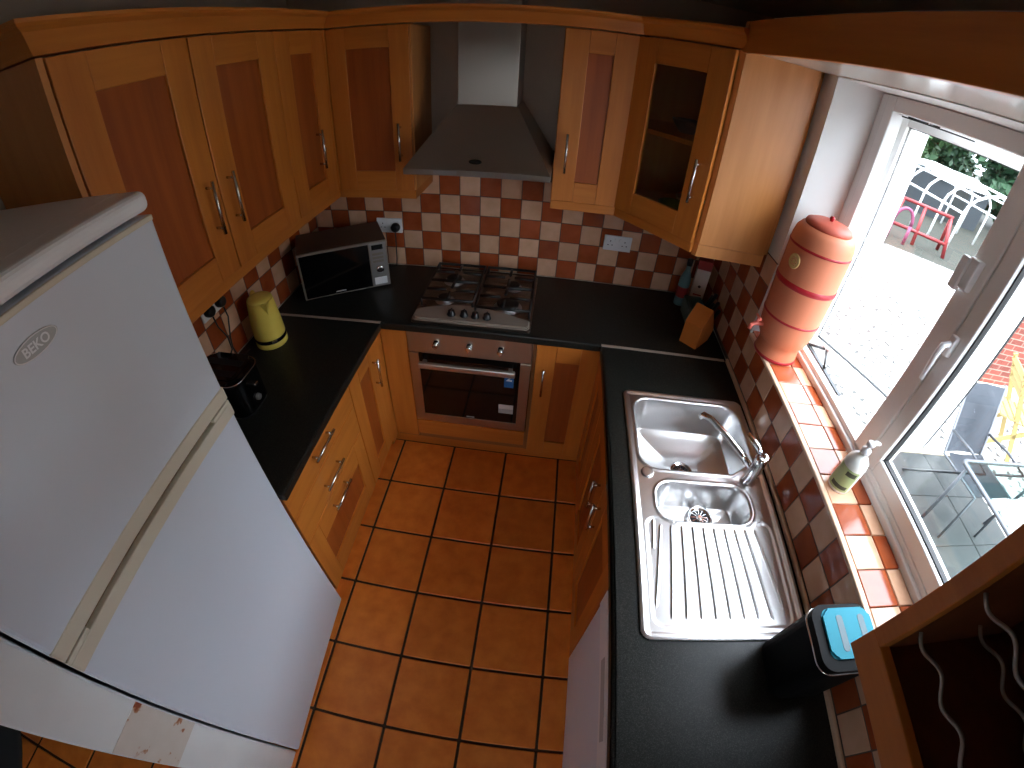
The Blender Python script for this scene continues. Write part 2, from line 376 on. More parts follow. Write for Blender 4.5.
# fixed right casement
bmf = bm_new(); ring_frame(bmf, -1.985, -1.387, 1.178, 2.10, WX+.004, WX+.056, .053); sash2 = obj('sash', bmf, 'white_upvc', win)
bmf = bm_new(); ring_frame(bmf, -1.934, -1.438, 1.229, 2.049, WX+.018, WX+.038, .006, bev=.001); obj('gasket', bmf, 'black_rubber', sash2)
box('pane', (WX+.026,-1.93,1.234), (WX+.032,-1.442,2.045), 'pane', sash2)
bmf = bm_new(); add_box(bmf, (WX-.012,-1.415,1.60), (WX+.006,-1.392,1.66), .004); add_tube(bmf, [(WX-.008,-1.403,1.635),(WX-.03,-1.404,1.628),(WX-.036,-1.405,1.60),(WX-.034,-1.408,1.52)], [.009,.009,.008,.006], 10); obj('handle', bmf, 'white_plastic', sash2, smooth=True)
bmf = bm_new(); add_box(bmf, (WX-.022,-1.36,1.76), (WX+.002,-1.325,1.845), .004); add_box(bmf, (WX-.03,-1.332,1.75), (WX-.012,-1.306,1.84), .003); obj('latch_keeper', bmf, 'white_plastic', win)
# open left casement, hinged at its far side and swung outwards
HX, HY, ANG = WX+.052, -.705, math.radians(24)
def TS(c):  # local: x outward thickness, y along the width (negative), z
    x, y = c[0], c[1]
    return Vector((HX + x*math.cos(ANG) - y*math.sin(ANG), HY + x*math.sin(ANG) + y*math.cos(ANG), c[2]))
bmf = bm_new(); ring_frame(bmf, -.655, 0, 1.148, 2.125, 0, .055, .058, TS, wb=.058); sash1 = obj('sash', bmf, 'white_upvc', win)
bmf = bm_new(); ring_frame(bmf, -.603, -.052, 1.203, 2.070, .018, .036, .006, TS, .001); obj('gasket', bmf, 'black_rubber', sash1)
bmf = bm_new(); ring_frame(bmf, -.659, .004, 1.144, 2.129, .05, .055, .008, TS, .001); obj('seal', bmf, 'black_rubber', sash1)
bmf = bm_new(); add_box(bmf, (.024,-.597,1.206), (.030,-.058,2.067), 0, TS); obj('pane', bmf, 'pane', sash1)
bmf = bm_new()
for zz in (1.189, 2.093):
    add_box(bmf, (WX+.03,-1.10,zz-.003), (WX+.045,-.775,zz+.001))
    pa = Vector((WX+.038,-.80,zz+.004)); pb = TS(Vector((.01,-.13,zz+.004))); pc = Vector((WX+.038,-.95,zz+.004))
    add_tube(bmf, [pa, pb], .005, 6); add_tube(bmf, [pc, pb], .005, 6)
obj('friction_stay', bmf, 'black_plastic', win)

# ================================================================== CABINETS
def handle(parent, T, a, b, c0=.0, horizontal=False, ln=.165):
    bm = bm_new(); off = .028
    ends = [(a-ln/2, b), (a+ln/2, b)] if horizontal else [(a, b-ln/2), (a, b+ln/2)]
    posts = [(a-ln*.38, b), (a+ln*.38, b)] if horizontal else [(a, b-ln*.38), (a, b+ln*.38)]
    add_tube(bm, [T(Vector((p[0],p[1],c0+off))) for p in ends], .0058, 10)
    for p in posts: add_tube(bm, [T(Vector((p[0],p[1],c0))), T(Vector((p[0],p[1],c0+off)))], .0045, 8)
    return obj('handle', bm, 'handle_steel', parent)
def shaker(root, O, u, n, w, h, hpos=None, stile=.1, rail=.09, glassy=False, hor=False, panel=True, name='door', th=.02):
    """door standing at O (lower left of its back face) with width along u and outward normal n"""
    T = frameT(O, u, n); bm = bm_new(); G = .0015
    if panel:
        add_box(bm, (G,G,0), (stile,h-G,th), .0025, T, mi=0); add_box(bm, (w-stile,G,0), (w-G,h-G,th), .0025, T, mi=0)
        add_box(bm, (stile,G,0), (w-stile,rail,th), .0025, T, mi=1); add_box(bm, (stile,h-rail,0), (w-stile,h-G,th), .0025, T, mi=1)
    else: add_box(bm, (G,G,0), (w-G,h-G,th), .003, T, mi=1 if hor else 0)
    d = obj(name, bm, ['oak_v','oak_h'], root)
    if panel:
        bm = bm_new(); add_box(bm, (stile-.004,rail-.004,.006), (w-stile+.004,h-rail+.004,.011), 0, T)
        obj('glass_panel' if glassy else 'door_panel', bm, 'cabinet_glass' if glassy else 'cherry', d)
    if hpos: handle(d, T, hpos[0], hpos[1], th, hor)
    return d
X1, Y1, Z1 = (1,0,0), (0,1,0), (0,0,1)
NX = (-1,0,0); NY = (0,-1,0)
UB, UT = 1.445, 2.155
# ---- wall units, left run (doors face +x)
def carcass(name, parent, a, b, open_face, m='oak_side', t=.018, back=True, shelf=None):
    bm = bm_new(); (x0,y0,z0), (x1,y1,z1) = a, b
    if open_face == 'none':
        add_box(bm, a, b, .001, seg=1); return obj(name, bm, m, parent)
    if open_face != '-x': add_box(bm, (x0,y0,z0), (x0+t,y1,z1))
    if open_face != '+x': add_box(bm, (x1-t,y0,z0), (x1,y1,z1))
    if open_face != '-y': add_box(bm, (x0,y0,z0), (x1,y0+t,z1))
    if open_face != '+y': add_box(bm, (x0,y1-t,z0), (x1,y1,z1))
    add_box(bm, (x0,y0,z0), (x1,y1,z0+t)); add_box(bm, (x0,y0,z1-t), (x1,y1,z1))
    return obj(name, bm, m, parent)
FXL = .282
u1 = thing('wall_cupboard', 'double wall cupboard with two shaker doors above the fridge side worktop', 'cupboard', (XL,-1.11,UB), group='kitchen wall units')
carcass('body', u1, (XL+.001,-1.538,UB), (FXL,-.681,UT), 'none')
box('end_panel', (XL+.001,-1.556,UB-.042), (FXL+.02,-1.5385,UT), 'oak_side', u1, .001)
shaker(u1, (FXL,-1.534,UB), Y1, X1, .428, UT-UB, (.428-.055,.23))
shaker(u1, (FXL,-1.104,UB), Y1, X1, .422, UT-UB, (.045,.23))
u2 = thing('wall_cupboard', 'narrow single door wall cupboard in the left corner above the microwave', 'cupboard', (XL,-.5,UB), group='kitchen wall units')
carcass('body', u2, (XL+.001,-.680,UB), (FXL,-.008,UT), 'none')
shaker(u2, (FXL,-.680,UB), Y1, X1, .36, UT-UB, (.36-.14,.23), stile=.098)
box('corner_post', (FXL,-.318,UB), (FXL+.02,-.284,UT), 'oak_v', u2, .002)
# ---- wall units, back run
FYB = -.282
u3 = thing('wall_cupboard', 'single door wall cupboard between the corner and the left of the cooker hood', 'cupboard', (.47,-.15,UB), group='kitchen wall units')
carcass('body', u3, (FXL+.001,FYB,UB), (.670,-.001,UT), 'none')
shaker(u3, (.304,FYB,UB), X1, NY, .362, UT-UB, (.362-.05,.225), stile=.085)
u4 = thing('wall_cupboard', 'narrow single door wall cupboard right of the cooker hood', 'cupboard', (1.42,-.15,UB), group='kitchen wall units')
carcass('body', u4, (1.272,FYB,UB), (1.556,-.001,UT), 'none')
shaker(u4, (1.273,FYB,UB), X1, NY, .288, UT-UB, (.047,.215), stile=.095)
# diagonal glazed corner unit
u5 = thing('glass_cupboard', 'corner wall cupboard with a glazed diagonal door', 'cupboard', (1.95,-.2,UB), group='kitchen wall units')
A0 = Vector((1.563,-.284)); A1 = Vector((1.846,-.590)); t = .016
bm = bm_new()
poly = [(1.557,-.002), (1.557,A0.y), (A0.x,A0.y), (A1.x,A1.y), (A1.x,-.584), (XR-.001,-.584), (XR-.001,-.002)]
for za, zb in ((UB,UB+.018), (UT-.018,UT)): add_prism(bm, poly, za, zb)
add_box(bm, (1.557,A0.y,UB), (1.573,-.002,UT));  add_box(bm, (1.557,-.012,UB), (XR-.001,-.002,UT)); add_box(bm, (XR-.012,-.584,UB), (XR-.001,-.002,UT))
obj('body', bm, 'oak_side', u5)
bm = bm_new(); add_prism(bm, [(1.849,-.5845),(1.8635,-.6035),(XR-.022,-.6035),(XR-.022,-.5845)], UB+.001, UT); obj('end_panel', bm, 'oak_side', u5)
bm = bm_new(); add_prism(bm, [(1.849,-.5845),(1.8625,-.6025),(XR-.022,-.6025),(XR-.022,-.5845)], UB-.050, UB-.001); obj('end_pelmet', bm, 'oak_side', u5)
bm = bm_new(); add_prism(bm, [(1.575,-.014),(1.575,A0.y+.004),(A0.x+.012,A0.y+.002),(A1.x-.004,A1.y+.020),(XR-.014,-.582),(XR-.014,-.014)], 1.79, 1.808); obj('shelf', bm, 'oak_h', u5)
dd = (A1-A0); wd = dd.length; ud = Vector((dd.x,dd.y,0)).normalized(); nd = Vector((ud.y,-ud.x,0))
shaker(u5, (A0.x,A0.y,UB), ud, nd, wd, UT-UB, (wd-.045,.235), stile=.095, rail=.095, glassy=True)
# ---- cornice, pelmet, bridging fascia
cor = thing('cornice', 'moulded wooden cornice running along the tops of the wall cupboards', 'cornice', (.3,-.3,UT))
CP = [Vector((XL+.002,-1.556)), Vector((FXL+.02,-1.556)), Vector((FXL+.02,-.302)), Vector((1.567,-.302)), Vector((1.862,-.617))]
CN = [Vector((0,-1)), Vector((1,0)), Vector((0,-1)), Vector((nd.x,nd.y))]
PROF = [(-.04,UT+.004),(.004,UT+.004),(.008,UT+.012),(.030,UT+.046),(.046,UT+.054),(.052,UT+.060),(.052,UT+.068),(-.04,UT+.068)]
def mitre(i, c):
    if i == 0: return CP[0]+CN[0]*c
    if i == len(CP)-1: return CP[-1]+CN[-1]*c
    n0, n1 = CN[i-1], CN[i]; bis = (n0+n1).normalized(); return CP[i]+bis*(c/bis.dot(n0))
for i in range(len(CN)):
    bm = bm_new(); A_ = [mitre(i,c) for c, z in PROF]; B_ = [mitre(i+1,c) for c, z in PROF]; m_ = len(PROF)
    va = [bm.verts.new((p.x,p.y,z)) for p, (c, z) in zip(A_, PROF)]; vb = [bm.verts.new((p.x,p.y,z)) for p, (c, z) in zip(B_, PROF)]
    for k in range(m_): bm.faces.new([va[k],va[(k+1)%m_],vb[(k+1)%m_],vb[k]])
    bm.faces.new(va[::-1]); bm.faces.new(vb); obj('cornice_length', bm, 'oak_h', cor)
pel = thing('light_pelmet', 'thin wooden light pelmet along the undersides of the wall cupboards', 'pelmet', (.3,-.3,UB-.04))
bm = bm_new(); add_box(bm, (FXL-.016,-1.538,UB-.042), (FXL+.006,-.276,UB-.001), .003); obj('pelmet_length', bm, 'oak_h', pel)
bm = bm_new(); add_box(bm, (FXL+.006,-.290,UB-.042), (.668,-.272,UB-.001), .003); add_box(bm, (.650,-.288,UB-.042), (.668,-.002,UB-.001), .002); obj('pelmet_length', bm, 'oak_h', pel)
bm = bm_new(); add_box(bm, (1.274,-.292,UB-.042), (1.565,-.274,UB-.001), .003); add_box(bm, (1.274,-.29,UB-.042), (1.292,-.002,UB-.001), .002); obj('pelmet_length', bm, 'oak_h', pel)
bm = bm_new(); T = frameT((A0.x,A0.y,UB-.042), ud, nd); add_box(bm, (.002,0,-.008), (wd-.002,.041,.010), .003, T); obj('pelmet_length', bm, 'oak_h', pel)
fas = thing('bridging_shelf', 'long wooden fascia and pale underside bridging across above the window', 'fascia', (1.86,-1.3,2.15))
box('fascia', (1.850,-2.03,2.148), (1.870,-.606,2.25), 'oak_h', fas, .002)
box('fascia', (1.848,-.62,2.153), (1.872,-.590,2.25), 'oak_h', fas, .002)
box('underside', (1.870,-2.03,2.153), (XR+.004,-.605,2.171), 'white_gloss', fas)

# ---- wine rack unit
wr_ = thing('wine_rack', 'open wooden wine rack wall unit with wavy wire supports', 'wine rack', (2.0,-2.4,1.437), group='kitchen wall units')
RY0, RY1, RZ0, RZ1 = -2.76, -2.028, 1.425, 2.15
bm = bm_new()
add_box(bm, (1.864,RY1-.026,RZ0+.02), (XR+.002,RY1,RZ1)); add_box(bm, (1.864,RY0,RZ0+.02), (XR+.002,RY0+.026,RZ1))
add_box(bm, (1.864,RY0+.026,RZ0+.02), (XR+.002,RY1-.026,RZ0+.045)); add_box(bm, (1.864,RY0+.026,RZ1-.02), (XR+.002,RY1-.026,RZ1))
obj('body', bm, 'oak_shaded', wr_)
bm = bm_new(); add_box(bm, (1.844,RY0,RZ0), (1.864,RY1,RZ0+.062), .002); add_box(bm, (1.844,RY1-.030,RZ0+.062), (1.864,RY1,RZ1), .002); add_box(bm, (1.844,RY0,RZ0+.062), (1.864,RY0+.03,RZ1), .002); obj('face_frame', bm, 'oak_h', wr_)
bm = bm_new(); add_box(bm, (XR-.014,RY0+.026,RZ0+.045), (XR,RY1-.026,RZ1-.02)); obj('back_panel', bm, 'oak_shaded', wr_)
for zz in (1.535, 1.66, 1.785, 1.91, 2.035):
    for xx in (1.885, 2.018):
        pts = []
        yy = RY1-.028
        while yy > RY0+.03:
            ph = (RY1-.028-yy)/.083*2*PI
            pts.append((xx, yy, zz - .009*math.sin(ph))); yy -= .006
        bm = bm_new(); add_tube(bm, pts, .0032, 6); obj('wire_support', bm, 'wire', wr_)

# ---- base units
BZ, BT = .13, H-.042
FL = .506  # carcass front, left run
b1 = thing('drawer_unit', 'base unit of three drawers beside the fridge', 'drawers', (.2,-1.27,0), group='kitchen base units')
carcass('body', b1, (XL+.001,-1.565,.1), (FL,-.966,BT), 'none')
w_ = .598; O = (FL, -1.565, 0)
def front_at(root, O, u, n, z0, z1, w, **k): return shaker(root, (O[0],O[1],z0), u, n, w, z1-z0, **k)
front_at(b1, O, Y1, X1, .727, BT-.004, w_, panel=False, hor=True, name='drawer', hpos=(.285,.095))
front_at(b1, O, Y1, X1, .560, .725, w_, panel=False, hor=True, name='drawer', hpos=(.285,.085))
front_at(b1, O, Y1, X1, .140, .558, w_, hor=True, name='drawer', hpos=(.285,.365), stile=.095, rail=.12)
b2 = thing('base_cupboard', 'single door base cupboard in the left run next to the drawers', 'cupboard', (.2,-.8,0), group='kitchen base units')
carcass('body', b2, (XL+.001,-.965,.1), (FL,-.02,BT), 'none')
front_at(b2, (FL,-.965,0), Y1, X1, .140, BT-.004, .318, hpos=(.255,.555), stile=.1, rail=.1)
box('corner_post', (FL,-.647,.10), (FL+.018,-.560,BT), 'oak_v', b2, .002)
plA = struct(box('baseboard_left', (FL-.056,-1.57,0), (FL-.038,-.5,.128), 'oak_shaded'), 'wooden plinth under the left base units')
plA.data.materials[0] = M['oak_h']
# back run
FYb = -.556
b3 = thing('oven_housing', 'wooden housing panels around the built-in oven', 'cupboard', (.95,-.3,0), group='kitchen base units')
bm = bm_new(); add_box(bm, (.531,-.552,.1), (.657,-.02,BT)); add_box(bm, (.657,-.55,.1), (1.268,-.02,.24)); add_box(bm, (1.265,-.552,.1), (1.281,-.02,BT)); obj('body', bm, 'carcass', b3)
bm = bm_new(); add_box(bm, (.530,-.575,.130), (.660,-.552,BT), .002); obj('filler_panel', bm, 'oak_v', b3)
bm = bm_new(); add_box(bm, (.663,-.577,.155), (1.262,-.552,.262), .002); obj('lower_panel', bm, 'oak_h', b3)
b4 = thing('base_cupboard', 'single door base cupboard right of the oven', 'cupboard', (1.43,-.3,0), group='kitchen base units')
carcass('body', b4, (1.282,FYb,.1), (1.60,-.02,BT), 'none')
front_at(b4, (1.282,FYb,0), X1, NY, .105, BT-.004, .300, hpos=(.042,.545), stile=.093, rail=.1)
struct(box('baseboard_back', (FL-.056,-.518,0), (1.64,-.50,.128), 'oak_h'), 'wooden plinth under the oven')
# right run
FRX = 1.592
b5 = thing('sink_unit', 'two door base cupboard under the sink', 'cupboard', (1.9,-1.2,0), group='kitchen base units')
bm = bm_new(); add_box(bm, (FRX,-1.688,.1), (XR-.002,-1.67,BT)); add_box(bm, (FRX,-.62,.1), (XR-.002,-.602,BT)); add_box(bm, (FRX,-1.688,.1), (XR-.002,-.602,.118)); add_box(bm, (FRX,-1.67,BT-.09), (FRX+.018,-.62,BT)); add_box(bm, (XR-.02,-1.67,.12), (XR-.004,-.62,BT)); obj('body', bm, 'carcass', b5)
front_at(b5, (FRX,-1.688,0), Y1, NX, .105, BT-.004, .392, hpos=(.392-.05,.585), stile=.095, rail=.1)
front_at(b5, (FRX,-1.295,0), Y1, NX, .105, BT-.004, .392, hpos=(.05,.585), stile=.095, rail=.1)
front_at(b5, (FRX,-.902,0), Y1, NX, .105, BT-.004, .300, stile=.085, rail=.1)
box('corner_post', (FRX-.018,-.602,.105), (FRX,-.578,BT), 'oak_v', b5, .002)
struct(box('baseboard_right', (FRX+.036,-1.688,0), (FRX+.054,-.5,.103), 'oak_h'), 'wooden plinth under the sink unit')
# dishwasher
dw = thing('dishwasher', 'white dishwasher under the worktop near the viewer', 'dishwasher', (1.88,-1.99,0))
box('body', (FRX+.004,-2.285,.02), (XR-.03,-1.692,BT-.004), 'white_enamel', dw, .004)
dd_ = box('door', (FRX-.022,-2.285,.11), (FRX+.003,-1.692,BT-.008), 'white_enamel', dw, .008)
box('control_panel', (FRX-.025,-2.283,.755), (FRX-.021,-1.694,.855), 'white_plastic', dw, .0015)
box('display_strip', (FRX-.0262,-2.10,.785), (FRX-.0248,-1.88,.825), 'grey_badge', dw)
box('kickplate', (FRX+.02,-2.28,.0), (FRX+.035,-1.70,.105), 'white_plastic', dw)

# ---- worktops
def worktop(name, boxes, label, bev=.012):
    bm = bm_new()
    for a, b in boxes: add_box(bm, a, b, bev)
    o = obj(name, bm, 'worktop'); return tag(o, label, 'worktop', 'black worktops')
z0, z1 = H-.04, H
worktop('worktop', [((XL+.001,-.597,z0),(XR-.001,-.001,z1))], 'black speckled worktop carrying the hob and microwave', .006)
worktop('worktop', [((XL+.001,-1.571,z0),(.5495,-.601,z1))], 'black speckled worktop carrying the yellow kettle', .006)
# right worktop with the sink cut-out: outer outline and rectangular hole
def slab_with_hole(x0,x1,y0,y1,hx0,hx1,hy0,hy1):
    bm = bm_new()
    for zz, flip in ((z1,False),(z0,True)):
        o = [bm.verts.new((x,y,zz)) for x,y in ((x0,y0),(x1,y0),(x1,y1),(x0,y1))]; h = [bm.verts.new((x,y,zz)) for x,y in ((hx0,hy0),(hx1,hy0),(hx1,hy1),(hx0,hy1))]
        for i in range(4): bm.faces.new([o[i],o[(i+1)%4],h[(i+1)%4],h[i]])
        if not flip: O1, H1 = o, h
        else:
            for i in range(4): bm.faces.new([O1[i],O1[(i+1)%4],o[(i+1)%4],o[i]]); bm.faces.new([H1[i],H1[(i+1)%4],h[(i+1)%4],h[i]])
    e = [x for x in bm.edges if abs(x.verts[0].co.x-x0)<1e-5 and abs(x.verts[1].co.x-x0)<1e-5 and abs(x.verts[0].co.z-z1)<1e-5 and abs(x.verts[1].co.z-z1)<1e-5]
    bmesh.ops.bevel(bm, geom=e, offset=.012, segments=4, profile=.5, affect='EDGES')
    return bm
o = obj('worktop', slab_with_hole(1.567,XR-.001,-2.75,-.601,1.655,2.13,-1.84,-.905), 'worktop'); tag(o, 'black speckled worktop around the stainless sink', 'worktop', 'black worktops')
for (a, b, lab) in (((XL+.002,-.6012,H-.03),(.5495,-.5975,H+.0022),'thin metal joint strip between the left worktop and the hob worktop'), ((1.567,-.6012,H-.03),(XR-.014,-.5975,H+.0022),'thin metal joint strip between the sink worktop and the hob worktop')):
    bm = bm_new(); add_box(bm, (a[0],-.608,H+.0003), (b[0],-.591,H+.0026), .0006); tag(obj('joint_strip', bm, 'strip_alu'), lab, 'strip', 'worktop joint strips')

# ================================================================== SINK
def sink():
    root = thing('kitchen_sink', 'stainless steel inset sink with one and a half bowls and ribbed drainer', 'sink', (1.9,-1.37,H))
    X0, X1_, Y0, Y1_ = 1.643, 2.142, -1.852, -.885
    def sd(x, y, x0, x1, y0, y1, r):
        cx, cy = (x0+x1)/2, (y0+y1)/2; qx = abs(x-cx)-(x1-x0)/2+r; qy = abs(y-cy)-(y1-y0)/2+r
        return math.hypot(max(qx,0), max(qy,0)) + min(max(qx,qy),0) - r
    def ss(a, b, t): t = max(0, min(1, (t-a)/(b-a))); return t*t*(3-2*t)
    def main(x, y):
        d = sd(x, y, 1.678, 2.118, -1.272, -.922, .07)
        # the tap corner is cut off diagonally
        c = (x-2.0)*.55 - (y+1.215)*.83 - .055
        return max(d, c)
    def half(x, y): return sd(x, y, 1.722, 2.052, -1.476, -1.322, .06)
    ribs = [(1.705+i*.0395 if i else 1.705) for i in range(10)]
    def z(x, y):
        de = sd(x, y, X0, X1_, Y0, Y1_, .03)
        h = .006
        h += .002*math.exp(-((de+.008)/.005)**2)
        h -= .0025*ss(-.016,-.024,de)*(1)
        for f, depth in ((main,.165),(half,.12)):
            d = f(x, y)
            h += .0022*math.exp(-((d-.006)/.005)**2)
            if d < 0:
                s = ss(0, -.030, d)*.86 + ss(-.02, -.16, d)*.14
                h -= depth*s
        # drainer recess and ribs
        dd = sd(x, y, 1.680, 2.105, -1.812, -1.468, .03)
        if y < -1.44 and half(x, y) > .004:
            h -= .003*ss(.006,-.006,dd)
            for i in range(11):
                t = (i-4.5)/4.5
                if i < 10: xa, xb, ya, yb = 1.885+t*.160, 1.886+t*.196, -1.492, (-1.755 if abs(t) > .9 else -1.79)
                else: xa, xb, ya, yb = 1.703, 1.696, -1.475, -1.575
                k = (y-ya)/(yb-ya)
                if -.03 < k < 1.03:
                    xc = xa+(xb-xa)*k; e = min(ss(-.01,.03,k), ss(1.01,.97,k))
                    h += .0034*e*math.exp(-((x-xc)/.0028)**2)
        return h
    nx, ny = 250, 400
    bm = bm_new(); grid = []
    for i in range(nx+1):
        row = []
        for j in range(ny+1):
            x = X0+(X1_-X0)*i/nx; y = Y0+(Y1_-Y0)*j/ny
            row.append(bm.verts.new((x, y, H+z(x, y))))
        grid.append(row)
    # outer corners rounded: drop vertices outside the rounded outline
    for i in range(nx):
        for j in range(ny):
            vs = [grid[i][j],grid[i+1][j],grid[i+1][j+1],grid[i][j+1]]
            c = sum((v.co for v in vs), Vector())/4
            if sd(c.x, c.y, X0, X1_, Y0, Y1_, .03) > 0: continue
            bm.faces.new(vs).smooth = True
    for v in [v for v in bm.verts if not v.link_faces]: bm.verts.remove(v)
    be = [e for e in bm.edges if len(e.link_faces) == 1]
    r = bmesh.ops.extrude_edge_only(bm, edges=be)
    for v in [q for q in r['geom'] if isinstance(q, bmesh.types.BMVert)]: v.co.z = H+.0006
    me = bpy.data.meshes.new('basin'); bm.to_mesh(me); bm.free(); me.materials.append(M['sink_steel'])
    place('basin', me, root)
    for (x, y, zz) in ((1.890,-1.150,H-.148),(1.905,-1.392,H-.094)):
        bm = bm_new()
        add_lathe(bm, [(.046,zz-.012),(.046,zz+.003),(.039,zz+.004),(.033,zz-.004)], 28, (x,y))
        for k in range(12):
            a = 2*PI*k/12; add_box(bm, (-.001,.012,0), (.001,.030,.003), 0, lambda c, a=a: Vector((x+c[0]*math.cos(a)-c[1]*math.sin(a), y+c[0]*math.sin(a)+c[1]*math.cos(a), zz-.002+c[2])))
        add_lathe(bm, [(.012,zz-.004),(.012,zz+.003),(.006,zz+.006)], 16, (x,y))
        wst = obj('waste_strainer', bm, 'chrome', root)
        bm = bm_new(); add_lathe(bm, [(.031,zz-.003),(.031,zz-.001)], 24, (x,y)); obj('waste_hole', bm, 'black_rubber', wst)
    bm = bm_new(); add_lathe(bm, [(.022,H+.004),(.022,H+.008),(.018,H+.0095),(.008,H+.009)], 24, (1.700,-1.292)); obj('plug_cap', bm, 'sink_steel', root)
sink()
tap = thing('mixer_tap', 'chrome single lever mixer tap between the sink bowls', 'tap', (2.066,-1.298,H+.006))
bm = bm_new(); add_lathe(bm, [(.027,H+.004),(.027,H+.012),(.022,H+.018),(.0215,H+.10),(.0235,H+.108),(.0235,H+.128),(.018,H+.140)], 24, (2.066,-1.298)); obj('body', bm, 'chrome', tap)
bm = bm_new(); add_tube(bm, [(2.055,-1.28,H+.06),(2.02,-1.235,H+.082),(1.975,-1.18,H+.10),(1.925,-1.115,H+.112),(1.905,-1.092,H+.106),(1.900,-1.085,H+.09)], [.013,.0125,.012,.0115,.0115,.0115], 14); obj('spout', bm, 'chrome', tap)
bm = bm_new(); add_tube(bm, [(2.068,-1.301,H+.136),(2.045,-1.27,H+.155),(2.012,-1.23,H+.172)], [.012,.0105,.0085], 12); obj('lever', bm, 'chrome', tap)

# ================================================================== HOOD, HOB, OVEN
hood = thing('cooker_hood', 'stainless steel chimney cooker hood above the hob', 'cooker hood', (.97,-.2,1.565))
hx0, hx1, hyf = .672, 1.268, -.46
bm = bm_new(); add_box(bm, (hx0,hyf,1.566), (hx1,-.008,1.592), .002); obj('lip', bm, 'hood_steel', hood)
bm = bm_new(); q = [(hx0+.002,hyf+.004),(hx1-.002,hyf+.004),(hx1-.002,-.008),(hx0+.002,-.008)]; r_ = [(.852,-.262),(1.106,-.262),(1.106,-.008),(.852,-.008)]
lo = [bm.verts.new((x,y,1.592)) for x,y in q]; hi = [bm.verts.new((x,y,1.826)) for x,y in r_]
for i in range(4): bm.faces.new([lo[i],lo[(i+1)%4],hi[(i+1)%4],hi[i]])
bm.faces.new(lo[::-1]); bm.faces.new(hi); obj('canopy', bm, 'hood_steel', hood)
bm = bm_new(); add_box(bm, (.856,-.258,1.826), (1.102,-.008,2.30), .0015); obj('chimney', bm, 'hood_steel', hood)
bm = bm_new(); add_lathe(bm, [(.026,0),(.026,.003),(.02,.004)], 24, (0,0), lambda c: Vector((.966+c[0], -.436+c[1]*.26, 1.622+c[1]*.31) )+Vector((0,-.76,.65))*(c[2])); obj('badge', bm, 'black_gloss', hood)
bm = bm_new(); add_box(bm, (.80,hyf-.002,1.571), (.895,hyf+.001,1.587), .001); obj('switch_strip', bm, 'mw_panel', hood)
bm = bm_new(); add_box(bm, (.70,hyf+.03,1.560), (.95,-.06,1.567)); add_box(bm, (.99,hyf+.03,1.560), (1.24,-.06,1.567)); obj('filter', bm, 'dull_metal', hood)

hob = thing('gas_hob', 'stainless gas hob with four burners and black pan supports', 'hob', (.966,-.3,H))
bm = bm_new(); add_prism(bm, rrect(.690,1.244,-.575,-.045,.012), H+.0005, H+.012); obj('plate', bm, 'hob_steel_dimmed', hob)  # plate steel darkened to carry the dark hood's reflection
# raised wavy control deck, its steel lightened to stand for sheen
wave = [(.694,-.485),(.74,-.483),(.79,-.465),(.84,-.428),(.90,-.422),(.97,-.428),(1.05,-.438),(1.10,-.462),(1.14,-.484),(1.19,-.494),(1.238,-.500),(1.240,-.548),(1.225,-.571),(.71,-.571),(.692,-.555)]
bm = bm_new(); add_prism(bm, wave, H+.010, H+.026); bmesh.ops.bevel(bm, geom=[e for e in bm.edges if abs(e.verts[0].co.z-e.verts[1].co.z) < 1e-6 and e.verts[0].co.z > H+.015], offset=.009, segments=3, affect='EDGES'); obj('control_deck', bm, 'deck_steel_lit', hob)
for (x, y) in ((.873,-.520),(.932,-.518),(.985,-.521),(1.040,-.523)):
    bm = bm_new(); add_lathe(bm, [(.020,H+.025),(.020,H+.030),(.016,H+.034),(.0145,H+.050),(.010,H+.052)], 20, (x,y)); add_box(bm, (x-.003,y-.014,H+.048), (x+.003,y+.014,H+.056), .001); obj('knob', bm, 'black_plastic', hob)
for (x, y, R) in ((.812,-.175,.042),(.808,-.375,.034),(1.127,-.190,.034),(1.120,-.385,.055)):
    bm = bm_new(); add_lathe(bm, [(R+.014,H+.012),(R+.012,H+.015),(R,H+.017),(R,H+.026),(R-.004,H+.028)], 28, (x,y)); b_ = obj('burner', bm, 'dull_metal', hob)
    bm = bm_new(); add_lathe(bm, [(R-.003,H+.028),(R-.002,H+.035),(R-.010,H+.038)], 28, (x,y)); obj('burner_cap', bm, 'cast_iron', b_)
for (xa, xb) in ((.705,.958),(.976,1.230)):
    bm = bm_new(); zt = H+.052; ya, yb = -.435 if xa < .9 else -.47, -.060
    add_tube(bm, [(xa,ya,zt),(xb,ya,zt),(xb,yb,zt),(xa,yb,zt)], .008, 6, closed=True)
    for cx_ in (xa,xb):
        for cy_ in (ya,yb): add_tube(bm, [(cx_,cy_,zt),(cx_,cy_,H+.012)], .006, 6)
    xm = (xa+xb)/2; ym = (ya+yb)/2
    add_tube(bm, [(xa,ym,zt),(xb,ym,zt)], .008, 6); add_tube(bm, [(xm,ya,zt),(xm,ya+.05,zt)], .008, 6)
    for yc in ((ya+ym)/2, (yb+ym)/2):
        for s_ in (-1,1):
            add_tube(bm, [(xm+s_*(xb-xa)/2,yc,zt),(xm+s_*.024,yc,zt+.003)], .0075, 6); add_tube(bm, [(xm,yc+s_*(ym-ya)/2,zt),(xm,yc+s_*.024,zt+.003)], .0075, 6)
    obj('pan_support', bm, 'cast_iron', hob)

